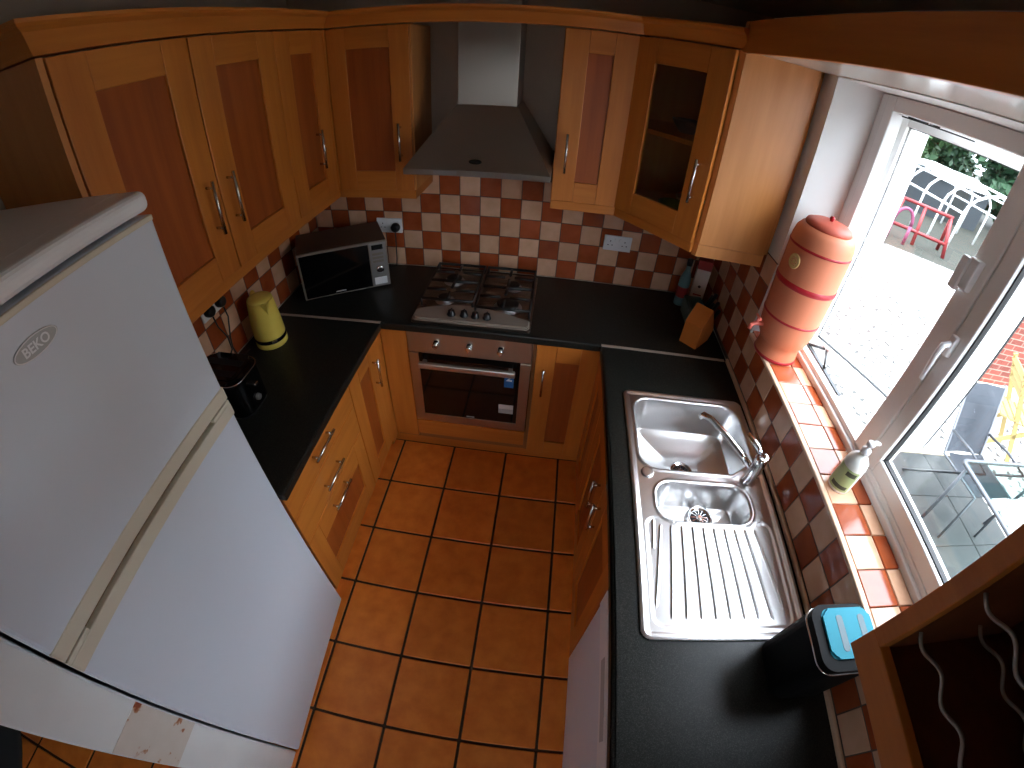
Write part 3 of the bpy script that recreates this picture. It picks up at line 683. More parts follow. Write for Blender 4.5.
ov = thing('built_in_oven', 'stainless built-in electric oven with dark glass door', 'oven', (.96,-.3,.27))
OX0, OX1, OY = .664, 1.262, -.578
box('body', (OX0+.02,-.555,.27), (OX1-.02,-.05,.86), 'dull_metal', ov)
cp = box('control_panel', (OX0,OY,.742), (OX1,-.553,.864), 'oven_steel', ov, .002)
for x in (.806,.966,1.115):
    bm = bm_new(); TT = lambda c, x=x: Vector((x+c[0], OY-c[2], .806+c[1]))
    add_lathe(bm, [(.021,0),(.021,.006),(.016,.010),(.0145,.026),(.011,.029)], 20, (0,0), TT); add_box(bm, (-.0025,-.015,.024), (.0025,.015,.033), .001, TT); obj('knob', bm, 'chrome', cp)
door = None
bm = bm_new(); ring = ((OX0,OX0+.05),(OX1-.05,OX1))
for xa, xb in ring: add_box(bm, (xa,OY,.27), (xb,-.553,.736), .002)
add_box(bm, (OX0+.05,OY,.27), (OX1-.05,-.553,.325), .002); door = obj('door', bm, 'oven_steel', ov)
box('door_glass', (OX0+.050,OY+.0015,.325), (OX1-.050,OY+.008,.736), 'oven_glass', door)
box('inner_window', (OX0+.10,OY+.0008,.345), (OX1-.085,OY+.002,.66), 'oven_inner', door).data.materials[0] = M['oven_glass']
bm = bm_new(); add_box(bm, (.722,OY-.050,.680), (1.193,OY-.028,.712), .005)
for x in (.745,1.168): add_box(bm, (x-.01,OY-.036,.688), (x+.01,OY,.704), .002)
obj('handle', bm, 'steel', door)
box('guarantee_sticker', (1.140,OY-.0002,.578), (1.186,OY+.0016,.672), 'sticker_blue', door)
text('sticker_numeral', '2', .062, 'sticker_white', door, Vector((1.163,OY-.0006,.640)), Matrix.Rotation(PI/2,3,'X'), .0003, True, True)
box('energy_label', (1.116,OY-.0002,.424), (1.192,OY+.0016,.456), 'sticker_white', door)
box('energy_label', (1.116,OY-.0002,.394), (1.192,OY+.0016,.422), 'grey_badge', door)
box('maker_mark', (.945,OY-.0004,.334), (.987,OY+.0016,.341), 'grey_badge', door)

# ================================================================== FRIDGE FREEZER
fr = thing('fridge_freezer', 'tall white fridge freezer with two doors and cream handle strip', 'fridge', (.53,-1.574,0))
FY0_, FY1_ = -2.258, -1.574; FXF = .53
box('body', (XL+.03,FY0_+.022,.03), (FXF-.062,FY1_-.002,1.828), 'white_enamel', fr, .006)
bm = bm_new(); add_box(bm, (XL+.03,FY0_+.02,1.832), (FXF-.06,FY1_+.002,1.873), .012, seg=4); add_box(bm, (FXF-.08,FY0_,1.832), (FXF+.004,FY1_+.002,1.873), .016, seg=4); obj('top_cap', bm, 'white_plastic', fr)
bm = bm_new(); add_box(bm, (FXF-.058,FY0_,1.345), (FXF,FY1_,1.824), .010, seg=3); fd = obj('freezer_door', bm, 'white_enamel', fr)
bm = bm_new(); add_box(bm, (FXF-.058,FY0_,.055), (FXF,FY1_,1.300), .010, seg=3); ld = obj('fridge_door', bm, 'white_enamel', fr)
bm = bm_new(); add_box(bm, (FXF-.05,FY0_+.001,1.334), (FXF+.003,FY1_-.001,1.372), .003); obj('handle_strip', bm, 'cream_plastic', fd)
bm = bm_new(); add_box(bm, (FXF-.05,FY0_+.001,1.281), (FXF+.003,FY1_-.001,1.318), .003)
for ya, yb in ((FY0_+.001,FY0_+.075),(FY1_-.075,FY1_-.001)): add_box(bm, (FXF-.03,ya,1.316), (FXF+.001,yb,1.328), .002)
obj('handle_strip', bm, 'cream_plastic', ld)
box('gap_shadow_strip', (FXF-.06,FY0_+.004,1.295), (FXF-.012,FY1_-.004,1.352), 'groove_brown', fr).name = 'recess_shade_strip'  # brown strip: groove shade and grime put into its colour
bm = bm_new(); add_box(bm, (FXF-.03,FY0_+.003,1.811), (FXF+.0015,FY1_-.003,1.8225), .002); obj('door_edge_strip', bm, 'cream_plastic', fd)
box('kick_plate', (FXF-.05,FY0_+.006,.0), (FXF-.03,FY1_-.006,.05), 'black_plastic', fr)
bm = bm_new(); add_lathe(bm, [(1,0),(1,.003),(.93,.0035)], 36, (0,0), lambda c: Vector((FXF+c[2], -1.909+c[0]*.046, 1.755+c[1]*.0165))); bd = obj('badge', bm, 'grey_badge', fd)
bm = bm_new(); add_tube(bm, [(FXF+.003, -1.909+.044*math.cos(2*PI*k/36), 1.755+.0155*math.sin(2*PI*k/36)) for k in range(36)], .0012, 6, closed=True); obj('badge_rim', bm, 'white_plastic', bd)
text('badge_lettering', 'BEKO', .022, 'white_plastic', bd, Vector((FXF+.0036,-1.909,1.7545)), Matrix(((0,0,1),(1,0,0),(0,1,0))), .0004, True, True)

fr.rotation_euler.z = .036
# ================================================================== SMALL THINGS
# microwave, turned in the corner
mv = Vector((.390,.224,0)); ml = mv.length; ma = math.atan2(mv.y, mv.x)
mw = thing('microwave', 'grey microwave oven angled in the worktop corner', 'microwave', (.094,-.478,H), ma)
bm = bm_new(); add_box(bm, (0,.016,.010), (ml,.285,.262), .004); obj('body', bm, 'mw_body', mw, world=False)
bm = bm_new(); add_box(bm, (0,0,.010), (ml,.016,.262), .003); fr_ = obj('front', bm, 'mw_front', mw, world=False)
bm = bm_new(); add_box(bm, (.010,-.004,.018), (ml*.79,.001,.252), .002); d_ = obj('door_glass', bm, 'black_gloss', mw, world=False)
bm = bm_new(); add_box(bm, (ml*.80,-.003,.016), (ml-.006,.001,.256), .002); pn = obj('control_panel', bm, 'mw_panel', mw, world=False)
bm = bm_new(); add_box(bm, (ml*.825,-.0045,.220), (ml-.022,-.0025,.246)); obj('display', bm, 'led_black', pn, world=False)
for k in range(3):
    bm = bm_new(); add_box(bm, (ml*.825,-.006,.150+k*.02), (ml-.022,-.0025,.163+k*.02), .001); obj('button', bm, 'mw_front', pn, world=False)
bm = bm_new(); add_lathe(bm, [(.020,0),(.019,.014),(.012,.016)], 20, (0,0), lambda c: Vector((ml*.895+c[0], -.003-c[2], .115+c[1]))); obj('dial', bm, 'chrome', pn, world=False)
bm = bm_new(); add_box(bm, (ml*.82,-.007,.026), (ml-.016,-.0025,.066), .002); obj('open_button', bm, 'white_plastic', pn, world=False)
bm = bm_new(); add_box(bm, (ml*.42-.026,-.0048,.027), (ml*.42+.026,-.0038,.033)); obj('maker_mark', bm, 'grey_badge', d_, world=False)
for x in (.03, ml-.03):
    for y in (.03, .26):
        bm = bm_new(); add_lathe(bm, [(.012,0),(.012,.012)], 12, (x,y)); obj('foot', bm, 'black_rubber', mw, world=False)
# kettle
kx, ky = .0856, -.812
kt = thing('kettle', 'yellow jug kettle on the left worktop', 'kettle', (kx,ky,H))
bm = bm_new(); add_lathe(bm, [(.0715,H+.044),(.0735,H+.047),(.0735,H+.06),(.070,H+.12),(.063,H+.19),(.0585,H+.222)], 32, (kx,ky)); obj('body', bm, 'yellow', kt)
bm = bm_new(); add_lathe(bm, [(.0735,H),(.075,H+.004),(.075,H+.020),(.074,H+.026)], 32, (kx,ky)); obj('base', bm, 'yellow', kt)
bm = bm_new(); add_lathe(bm, [(.0725,H+.026),(.0738,H+.028),(.0738,H+.043),(.0725,H+.045)], 32, (kx,ky)); bnd = obj('band', bm, 'black_gloss', kt)
a_ = math.atan2(-2.22-ky, 1.296-kx)
bm = bm_new(); T = lambda c: Vector((kx+math.cos(a_+.12)*(.0742+c[2])-math.sin(a_+.12)*c[0], ky+math.sin(a_+.12)*(.0742+c[2])+math.cos(a_+.12)*c[0], H+.0355+c[1])); add_box(bm, (-.014,-.008,-.003), (.012,.008,.0012), .001, T); obj('switch_light', bm, 'chrome', bnd)
bm = bm_new(); add_lathe(bm, [(.0585,H+.222),(.056,H+.230),(.045,H+.237),(.02,H+.241),(.004,H+.2415)], 32, (kx,ky)); obj('lid', bm, 'yellow', kt)
sa = a_ + .25  # spout towards the room
T = lambda c: Vector((kx+math.cos(sa)*c[0]-math.sin(sa)*c[1], ky+math.sin(sa)*c[0]+math.cos(sa)*c[1], H+c[2]))
bm = bm_new(); vs = [bm.verts.new(T(Vector(p))) for p in ((.052,-.026,.228),(.084,0,.226),(.052,.026,.228),(.064,0,.165),(.045,-.022,.225),(.045,.022,.225))]
for f in ((0,1,3),(1,2,3),(0,4,5,2,1),(4,0,3),(2,5,3),(4,3,5)): bm.faces.new([vs[i] for i in f])
obj('spout', bm, 'yellow', kt)
bm = bm_new(); add_tube(bm, [T(Vector(p)) for p in ((-.05,0,.215),(-.085,0,.222),(-.108,0,.20),(-.112,0,.15),(-.105,0,.09),(-.085,0,.065),(-.066,0,.062))], [.011,.012,.012,.011,.011,.011,.010], 10); obj('handle', bm, 'yellow', kt)
# black toaster beside the fridge
tx0, tx1, ty0, ty1 = .020, .265, -1.300, -1.125
ts = thing('toaster', 'black two-slot toaster beside the fridge', 'toaster', (.14,-1.21,H))
bm = bm_new(); add_prism(bm, rrect(tx0,tx1,ty0,ty1,.05), H+.012, H+.175); bmesh.ops.bevel(bm, geom=[e for e in bm.edges if min(e.verts[0].co.z,e.verts[1].co.z) > H+.17], offset=.016, segments=4, affect='EDGES'); obj('body', bm, 'black_gloss', ts, smooth=False)
bm = bm_new(); add_prism(bm, rrect(tx0+.004,tx1-.004,ty0+.004,ty1-.004,.046), H, H+.012); obj('base', bm, 'black_plastic', ts)
bm = bm_new(); pts = [(x,y,H+.166) for x,y in rrect(tx0-.001,tx1+.001,ty0-.001,ty1+.001,.05)]; add_tube(bm, pts, .0022, 6, closed=True); obj('trim_ring', bm, 'chrome', ts)
bm = bm_new(); add_prism(bm, rrect(tx0+.022,tx1-.022,ty0+.022,ty1-.022,.03), H+.174, H+.1775); tp = obj('top_plate', bm, 'black_gloss', ts)
for yy in (-1.243,-1.182): box('bread_slot', (tx0+.04,yy-.016,H+.1765), (tx1-.04,yy+.016,H+.1785), 'black_rubber', tp)
bm = bm_new(); add_box(bm, (tx1-.001,-1.222,H+.11), (tx1+.022,-1.200,H+.122), .003); obj('lever', bm, 'chrome', ts)
bm = bm_new(); add_lathe(bm, [(.014,0),(.012,.012)], 16, (0,0), lambda c: Vector((tx1-.001+c[2], -1.211+c[0], H+.05+c[1]))); obj('browning_dial', bm, 'dull_metal', ts)
# sockets
def socket(label, T, plugs, sw=True):
    p0 = T(Vector((0,0,0))); r = thing('wall_socket', label, 'socket', p0, group='double wall sockets')
    bm = bm_new(); add_box(bm, (-.073,-.042,0), (.073,.042,.010), .003, T); obj('plate', bm, 'white_plastic', r)
    for s_ in (-1,1):
        bm = bm_new(); add_box(bm, (s_*.012-.005,.012,.009), (s_*.012+.005,.028,.013), .001, T); obj('switch', bm, 'white_plastic', r)
        if s_ not in plugs:
            bm = bm_new()
            for dx, dz, w, h in ((0,.012,.002,.004),(-.011,-.010,.0035,.002),(.011,-.010,.0035,.002)): add_box(bm, (s_*.038+dx-w,dz-h,.0095), (s_*.038+dx+w,dz+h,.0105), 0, T)
            obj('pin_hole', bm, 'black_rubber', r)
def plug(label, T, a, b, cable, r=.0035):
    o = thing('plug', label, 'plug', T(Vector((a,b,.011))), group='black mains plugs')
    bm = bm_new(); add_lathe(bm, [(.025,.0105),(.026,.016),(.024,.034),(.016,.042)], 20, (0,0), lambda c: T(Vector((a+c[0],b+c[1],c[2])))); obj('plug_body', bm, 'black_plastic', o)
    bm = bm_new(); add_tube(bm, cable, r, 6); obj('cable', bm, 'black_plastic', o)
Tb = frameT((.412,0,1.150), X1, NY); socket('white double socket on the tiles behind the microwave', Tb, (1,))
plug('black plug in the socket behind the microwave', Tb, .038, -.006, [(.450,-.03,1.125),(.452,-.034,1.09),(.448,-.03,1.02),(.445,-.028,.96),(.440,-.03,.9155),(.40,-.045,.9150)])
Tr = frameT((1.642,0,1.156), X1, NY); socket('white double socket on the back tiles right of the hob', Tr, ())
Tl = frameT((XL,-.972,1.196), Y1, X1); socket('white double socket on the left tiles above the toaster', Tl, (-1,1))
plug('black plug nearest the kettle in the left socket', Tl, .038, -.004, [(XL+.03,-.935,1.170),(XL+.037,-.935,1.12),(XL+.035,-.962,1.04),(XL+.03,-.968,.985),(XL+.035,-.962,.935),(XL+.045,-.93,.917),(XL+.05,-.89,.9155)])
plug('black plug nearest the fridge in the left socket', Tl, -.038, -.004, [(XL+.03,-1.011,1.170),(XL+.037,-1.011,1.12),(XL+.04,-.984,1.05),(XL+.034,-.980,.98),(XL+.03,-1.04,.935),(XL+.035,-1.08,.9155),(XL+.06,-1.11,.9155)])
# bowls in the glass cupboard
def bowl(label, x, y, z, R, m):
    bm = bm_new(); add_lathe(bm, [(R*.45,z),(R*.5,z+.006),(R*.85,z+R*.45),(R,z+R*.75),(R*.95,z+R*.75),(R*.8,z+R*.42),(R*.4,z+.012)], 24, (x,y)); tag(obj('bowl', bm, m), label, 'bowl', 'bowls in the glass cupboard')
bowl('green bowl on the bottom of the glass cupboard', 1.80, -.36, UB+.019, .075, 'dish_green')
bowl('white bowl standing inside the glass cupboard', 1.90, -.22, UB+.019, .07, 'dish_white')
bowl('blue bowl on the glass cupboard shelf', 1.80, -.30, 1.809, .07, 'dish_blue')
# urn (ceramic water filter) on the sill
ux, uy, uz = 2.228, -.822, SILL
urn = thing('water_urn', 'terracotta water urn with red bands on the window sill', 'urn', (ux,uy,uz))
R_ = .1145
bm = bm_new(); add_lathe(bm, [(.085,uz),(.087,uz+.012),(.084,uz+.04),(.081,uz+.064),(.088,uz+.072),(.098,uz+.088),(.107,uz+.13),(.112,uz+.20),(R_,uz+.30),(R_,uz+.445),(.113,uz+.485),(.107,uz+.512),(.094,uz+.530),(.08,uz+.534)], 48, (ux,uy)); obj('body', bm, 'urn_clay', urn)
for zz, r1, hh in ((uz+.009,.0865,.008),(uz+.185,.1115,.0055),(uz+.325,R_+.001,.012),(uz+.462,.1140,.0055)):
    bm = bm_new(); add_lathe(bm, [(r1-.002,zz-hh),(r1+.0018,zz-hh*.6),(r1+.0018,zz+hh*.6),(r1-.002,zz+hh)], 48, (ux,uy), cap=False); obj('band', bm, 'urn_red', urn)
bm = bm_new(); add_lathe(bm, [(.084,uz+.532),(.086,uz+.538),(.082,uz+.548),(.060,uz+.556),(.02,uz+.560)], 40, (ux,uy)); lid = obj('lid', bm, 'urn_lid', urn)
bm = bm_new(); add_lathe(bm, [(.007,uz+.558),(.006,uz+.564),(.010,uz+.569),(.008,uz+.575),(.003,uz+.577)], 16, (ux,uy)); obj('knob', bm, 'urn_red', lid)
ea = math.atan2(-2.22-uy, 1.296-ux)-.60
T = lambda c: Vector((ux+math.cos(ea)*(R_+c[2])-math.sin(ea)*c[0], uy+math.sin(ea)*(R_+c[2])+math.cos(ea)*c[0], uz+.408+c[1]))
bm = bm_new(); add_lathe(bm, [(.028,-.005),(.028,.002),(.024,.003)], 24, (0,0), lambda c: T(Vector((c[0]*.85,c[1],c[2])))); em = obj('emblem', bm, 'emblem', urn)
bm = bm_new()
for k in range(6):
    a = 2*PI*k/6; add_tube(bm, [T(Vector((.85*.012*math.cos(a)+.004*math.cos(b), .012*math.sin(a)+.004*math.sin(b), .0032))) for b in [2*PI*q/8 for q in range(8)]], .0009, 5, closed=True)
obj('emblem_relief', bm, 'urn_clay', em)
ta = PI+.05
T = lambda c: Vector((ux+math.cos(ta)*c[0]-math.sin(ta)*c[1], uy+math.sin(ta)*c[0]+math.cos(ta)*c[1], uz+c[2]))
bm = bm_new(); add_tube(bm, [T(Vector(p)) for p in ((.095,0,.125),(.135,0,.125),(.150,0,.118),(.153,0,.098))], [.009,.009,.008,.008], 10); add_tube(bm, [T(Vector(p)) for p in ((.132,0,.125),(.132,0,.150))], .006, 8); add_tube(bm, [T(Vector(p)) for p in ((.132,-.020,.152),(.132,.020,.152))], .005, 8); obj('spigot', bm, 'pink_tap', urn)
# soap bottle on the sill
sx, sy = 2.232, -1.470
sp = thing('soap_bottle', 'white pump soap bottle with a pale green label on the sill', 'bottle', (sx,sy,SILL))
bm = bm_new(); add_lathe(bm, [(.034,SILL),(.036,SILL+.006),(.036,SILL+.10),(.033,SILL+.118),(.020,SILL+.134),(.013,SILL+.140),(.013,SILL+.150)], 28, (sx,sy)); obj('body', bm, 'soap_white', sp)
la = math.atan2(-2.22-sy, 1.296-sx)
def patch(bm, r, a0, a1, za, zb, n=14):
    v = [[bm.verts.new((sx+r*math.cos(a0+(a1-a0)*i/n), sy+r*math.sin(a0+(a1-a0)*i/n), z)) for i in range(n+1)] for z in (za,zb)]
    for i in range(n): bm.faces.new([v[0][i],v[0][i+1],v[1][i+1],v[1][i]])
bm = bm_new(); patch(bm, .0364, la-1.2, la+1.0, SILL+.010, SILL+.095); lb = obj('label', bm, 'soap_green', sp)
bm = bm_new(); patch(bm, .0366, la-.7, la+.8, SILL+.018, SILL+.032); obj('label_print', bm, 'soap_dark', lb)
bm = bm_new(); patch(bm, .0366, la-.1, la+.8, SILL+.072, SILL+.088); obj('label_print', bm, 'soap_dark', lb)
bm = bm_new(); add_lathe(bm, [(.015,SILL+.146),(.015,SILL+.160),(.006,SILL+.163),(.006,SILL+.178)], 18, (sx,sy)); add_tube(bm, [(sx,sy,SILL+.182),(sx+.022,sy+.004,SILL+.184),(sx+.040,sy+.008,SILL+.176)], [.009,.007,.005], 10); add_lathe(bm, [(.012,SILL+.176),(.013,SILL+.186),(.009,SILL+.190)], 16, (sx,sy)); obj('pump', bm, 'white_plastic', sp)
# teal appliance by the wine rack
ax0, ax1, ay0, ay1 = 1.985, 2.150, -2.010, -1.850; at_ = H+.255
ap = thing('countertop_appliance', 'teal topped black countertop appliance with a slot beside the wine rack', 'appliance', (2.07,-1.93,H))
bm = bm_new(); add_prism(bm, rrect(ax0,ax1,ay0,ay1,.035), H, at_-.006); obj('body', bm, 'satin_black', ap)
bm = bm_new(); add_tube(bm, [(x,y,at_-.03) for x,y in rrect(ax0,ax1,ay0,ay1,.035)], .003, 6, closed=True); obj('trim_ring', bm, 'chrome', ap)
bm = bm_new(); add_prism(bm, rrect(ax0+.026,ax1-.001,ay0+.026,ay1-.012,.02), at_-.012, at_); bmesh.ops.bevel(bm, geom=[e for e in bm.edges if min(e.verts[0].co.z,e.verts[1].co.z) > at_-.001], offset=.005, segments=3, affect='EDGES'); tt = obj('top_panel', bm, 'teal', ap)
for x in (2.055,2.118):
    bm = bm_new(); add_prism(bm, rrect(x-.009,x+.009,-1.968,-1.880,.008), at_-.001, at_+.0008); obj('slot', bm, 'teal_dark', tt)
# back right corner group
cb = thing('storage_tub', 'grey teal tub in the back right worktop corner', 'tub', (2.055,-.245,H))
bm = bm_new(); add_prism(bm, rrect(2.012,2.10,-.325,-.185,.012), H, H+.006)
for (a, b) in (((2.012,-.325),(2.018,-.185)),((2.094,-.325),(2.10,-.185)),((2.012,-.325),(2.10,-.319)),((2.012,-.191),(2.10,-.185))): add_box(bm, (a[0],a[1],H), (b[0],b[1],H+.085))
obj('shell', bm, 'teal_box', cb)
bm = bm_new(); pts = [(x,y,H+.085) for x,y in rrect(2.012,2.10,-.325,-.185,.008)]; add_tube(bm, pts, .004, 6, closed=True); obj('rim', bm, 'teal_box', cb)
bxx = thing('carton', 'tall pale carton with a red top behind the grey teal tub', 'carton', (2.09,-.14,H), -.25)
bm = bm_new(); add_box(bm, (-.036,-.028,0), (.036,.028,.235), .001); obj('box', bm, 'card_white', bxx, world=False)
bm = bm_new(); add_box(bm, (-.0365,-.0285,.235), (.0365,.0285,.285), .001); obj('lid', bm, 'card_red', bxx, world=False)
bm = bm_new(); add_box(bm, (-.026,-.0292,.06), (.026,-.0282,.075)); add_box(bm, (-.022,-.0292,.088), (.022,-.0282,.096)); obj('print', bm, 'card_red', bxx, world=False)
bm = bm_new(); add_lathe(bm, [(.008,0),(.008,.0006)], 16, (0,0), lambda c: Vector((c[0], -.0286-c[2], .14+c[1]))); obj('print', bm, 'ink', bxx, world=False)
bt = thing('sauce_bottle', 'dark capped glass bottle left of the carton', 'bottle', (2.015,-.12,H))
bm = bm_new(); add_lathe(bm, [(.028,H),(.030,H+.004),(.030,H+.15),(.022,H+.18),(.013,H+.20),(.012,H+.235)], 24, (2.015,-.12)); obj('body', bm, 'teal_box', bt)
bm = bm_new(); add_lathe(bm, [(.015,H+.230),(.015,H+.262),(.012,H+.266)], 18, (2.015,-.12)); obj('cap', bm, 'black_plastic', bt)
bm = bm_new(); add_lathe(bm, [(.0305,H+.05),(.0305,H+.11)], 24, (2.015,-.12), cap=False); obj('label', bm, 'card_red', bt)
kb = thing('knife_block', 'wooden knife block with black handled knives under the corner cupboard', 'knife block', (2.034,-.455,H), math.radians(48))
bm = bm_new(); prof = [(-.075,0),(.055,0),(.085,.05),(-.005,.19),(-.075,.115)]
for sgn in (1,):
    a = [bm.verts.new((x,-.045,z)) for x, z in prof]; b = [bm.verts.new((x,.045,z)) for x, z in prof]; n = len(prof)
    bm.faces.new(a[::-1]); bm.faces.new(b)
    for i in range(n): bm.faces.new([a[i],a[(i+1)%n],b[(i+1)%n],b[i]])
obj('block', bm, 'block_wood', kb, world=False)
dn = Vector((.14,0,.09)).normalized(); tn = Vector((-.09,0,.14)).normalized()
for i in range(5):
    base = Vector((.085,0,.05)) + (Vector((-.005,0,.19))-Vector((.085,0,.05)))*(.14+.18*i)
    yy = (-.018,.016,-.012,.02,0)[i]
    kn = bm_new(); add_tube(kn, [base+Vector((0,yy,0))-dn*.004, base+Vector((0,yy,0))+dn*.04, base+Vector((0,yy,0))+dn*.095], [.009,.0085,.011], 8)
    ko = obj('knife', kn, 'black_plastic', kb, world=False)
    kn = bm_new(); bmesh.ops.create_icosphere(kn, subdivisions=1, radius=.006, matrix=Matrix.Translation(base+Vector((0,yy,0))+dn*.098)); obj('pommel', kn, 'chrome', ko, world=False)
# rug in the next room
bm = bm_new(); add_lathe(bm, [(.62,.0005),(.62,.010),(.60,.014),(.3,.014),(.01,.014)], 64, (-1.24,-3.16)); tag(obj('round_rug', bm, 'rug'), 'dark grey round rug on the tiles beyond the partition wall', 'rug')

# ================================================================== OUTSIDE
GZ = -.30
def noise_mat(name, stops, scale, rough=.9, detail=4, kind='noise'):
    m = mat(name, stops[0][1], rough); p = m.node_tree.nodes['Principled BSDF']; mp = coords(m, (1,1,1), False)
    if kind == 'noise': n = N(m, 'ShaderNodeTexNoise'); n.inputs['Detail'].default_value = detail; out = n.outputs['Fac']
    else: n = N(m, 'ShaderNodeTexVoronoi'); out = n.outputs['Distance']
    n.inputs['Scale'].default_value = scale; L(m, mp.outputs[0], n.inputs['Vector'])
    r = ramp(m, stops); L(m, out, r.inputs[0]); L(m, r.outputs[0], p.inputs['Base Color'])
    return m
noise_mat('gravel', [(.36, srgb(134,132,128)), (.585, srgb(142,140,136)), (.62, srgb(52,51,48))], 13, detail=1)
noise_mat('soil', [(.3, srgb(26,32,20)), (.7, srgb(42,38,28))], 3)
noise_mat('render_white', [(.3, srgb(236,236,234)), (.7, srgb(226,226,224))], 20)
noise_mat('slate', [(.3, srgb(24,30,30)), (.7, srgb(40,42,40))], 6, .75)
noise_mat('leaf_dark', [(.3, srgb(26,56,36)), (.7, srgb(52,86,54))], 2.5, .6)
noise_mat('leaf_light', [(.3, srgb(44,78,44)), (.7, srgb(78,106,62))], 2.5, .6)
noise_mat('bark', [(.3, srgb(78,62,48)), (.7, srgb(104,86,66))], 9)
mat('red_paint', srgb(128,40,42), .5); mat('sling', srgb(62,66,72), .8); mat('alu', srgb(84,86,90), .4, .5); mat('pine', srgb(138,118,70), .6); mat('shed_grey', srgb(50,56,60), .8); mat('coping', srgb(206,196,170), .8); mat('white_paint', srgb(232,234,234), .4); mat('pink_paint', srgb(130,62,92), .5)
mb = mat('brick', srgb(180,92,70), .85)
def brick_nodes():
    m = M['brick']; mp = coords(m, (1,1,1), False); sx_ = N(m, 'ShaderNodeSeparateXYZ'); cb_ = N(m, 'ShaderNodeCombineXYZ')
    L(m, mp.outputs[0], sx_.inputs[0]); L(m, sx_.outputs[0], cb_.inputs[0]); L(m, sx_.outputs[2], cb_.inputs[1])
    b = N(m, 'ShaderNodeTexBrick'); b.inputs['Scale'].default_value = 1; b.inputs['Brick Width'].default_value = .225; b.inputs['Row Height'].default_value = .075; b.inputs['Mortar Size'].default_value = .006
    b.inputs['Color1'].default_value = srgb(120,54,40); b.inputs['Color2'].default_value = srgb(100,44,32); b.inputs['Mortar'].default_value = srgb(140,116,102)
    L(m, cb_.outputs[0], b.inputs['Vector']); L(m, b.outputs['Color'], m.node_tree.nodes['Principled BSDF'].inputs['Base Color'])
brick_nodes()
struct(box('ground', (-30,-40,GZ-.3), (60,60,GZ-.02), 'soil'), 'rough garden ground beyond the yard')
bm = bm_new(); add_prism(bm, [(2.46,-12),(14,-12),(14,4.2),(10.1,5.65),(8.25,6.36),(5,7.6),(2.46,8.6)], GZ-.03, GZ); struct(obj('yard', bm, 'gravel'), 'pale gravel yard outside the window')
patio = struct(box('patio', (2.47,-6,GZ-.01), (5.35,.11,GZ+.012), 'floor_grout'), 'dark paved patio outside the window')
for i in range(6):
    for j in range(9):
        x0 = 2.49+i*.475; y1 = .10-j*.475
        put_tile('paving_slab', (x0+.004,y1-.471,GZ+.006), (x0+.471,y1,GZ+.022), 'slate', patio, .004)
bm = bm_new(); add_box(bm, (2.47,.11,GZ), (5.40,.20,GZ+.035), .006); tag(obj('kerb', bm, 'coping'), 'pale kerb edging along the dark patio', 'kerb')
bm = bm_new(); T = frameT((8.45,6.33,GZ), (-.93,.37,0), (-.37,-.93,0)); add_box(bm, (0,0,-.25), (6.6,5.0,0), .01, T); struct(obj('wall_yard', bm, 'render_white'), 'white rendered wall at the end of the yard')
gw = thing('brick_outbuilding', 'red brick wall with a pale footing, raised into an outbuilding to block low sky', 'outbuilding', (9,1.7,GZ))  # brick face is real; height and roof added to block low sky light
bm = bm_new(); add_box(bm, (6.5,1.34,GZ), (12.5,2.0,GZ+3.2)); obj('brickwork', bm, 'brick', gw)
bm = bm_new(); add_box(bm, (6.46,1.24,GZ), (12.54,1.34,GZ+.10), .01); obj('footing', bm, 'coping', gw)
bm = bm_new()
v = [bm.verts.new(p) for p in ((6.3,1.1,3.0),(12.7,1.1,3.0),(12.7,2.2,3.3),(6.3,2.2,3.3))]; bm.faces.new(v)
bmesh.ops.solidify(bm, geom=bm.faces[:], thickness=.06); obj('roof', bm, 'slate', gw)
bm = bm_new(); add_box(bm, (6.62,1.325,GZ+.1), (6.68,1.36,GZ+3.1), .01); obj('drainpipe', bm, 'black_plastic', gw)
nh = thing('sky_blocker_house', 'unseen pale house added across the yard to block low sky light', 'house', (24,-6,GZ-.02))  # unseen house, added to cut low sky light on the upper cupboards
bm = bm_new(); add_box(bm, (22,-16,GZ-.02), (30,3,6.2)); obj('wall', bm, 'coping', nh)
bm = bm_new()
v = [bm.verts.new(p) for p in ((21.6,-16.4,6.1),(21.6,3.4,6.1),(26,3.4,9.2),(26,-16.4,9.2))]; bm.faces.new(v)
v = [bm.verts.new(p) for p in ((30.4,-16.4,6.1),(30.4,3.4,6.1),(26,3.4,9.2),(26,-16.4,9.2))]; bm.faces.new(v)
bmesh.ops.solidify(bm, geom=bm.faces[:], thickness=.1); obj('roof', bm, 'slate', nh)
for yy in (-14,-10,-6,-2):
    for zz in (.6,3.6):
        bm = bm_new(); ring_frame(bm, yy, yy+1.6, zz, zz+1.3, 21.93, 22.02, .09, bev=0); w2 = obj('window', bm, 'white_upvc', nh)
        box('pane', (21.97,yy+.09,zz+.09), (21.99,yy+1.51,zz+1.21), 'black_gloss', w2)
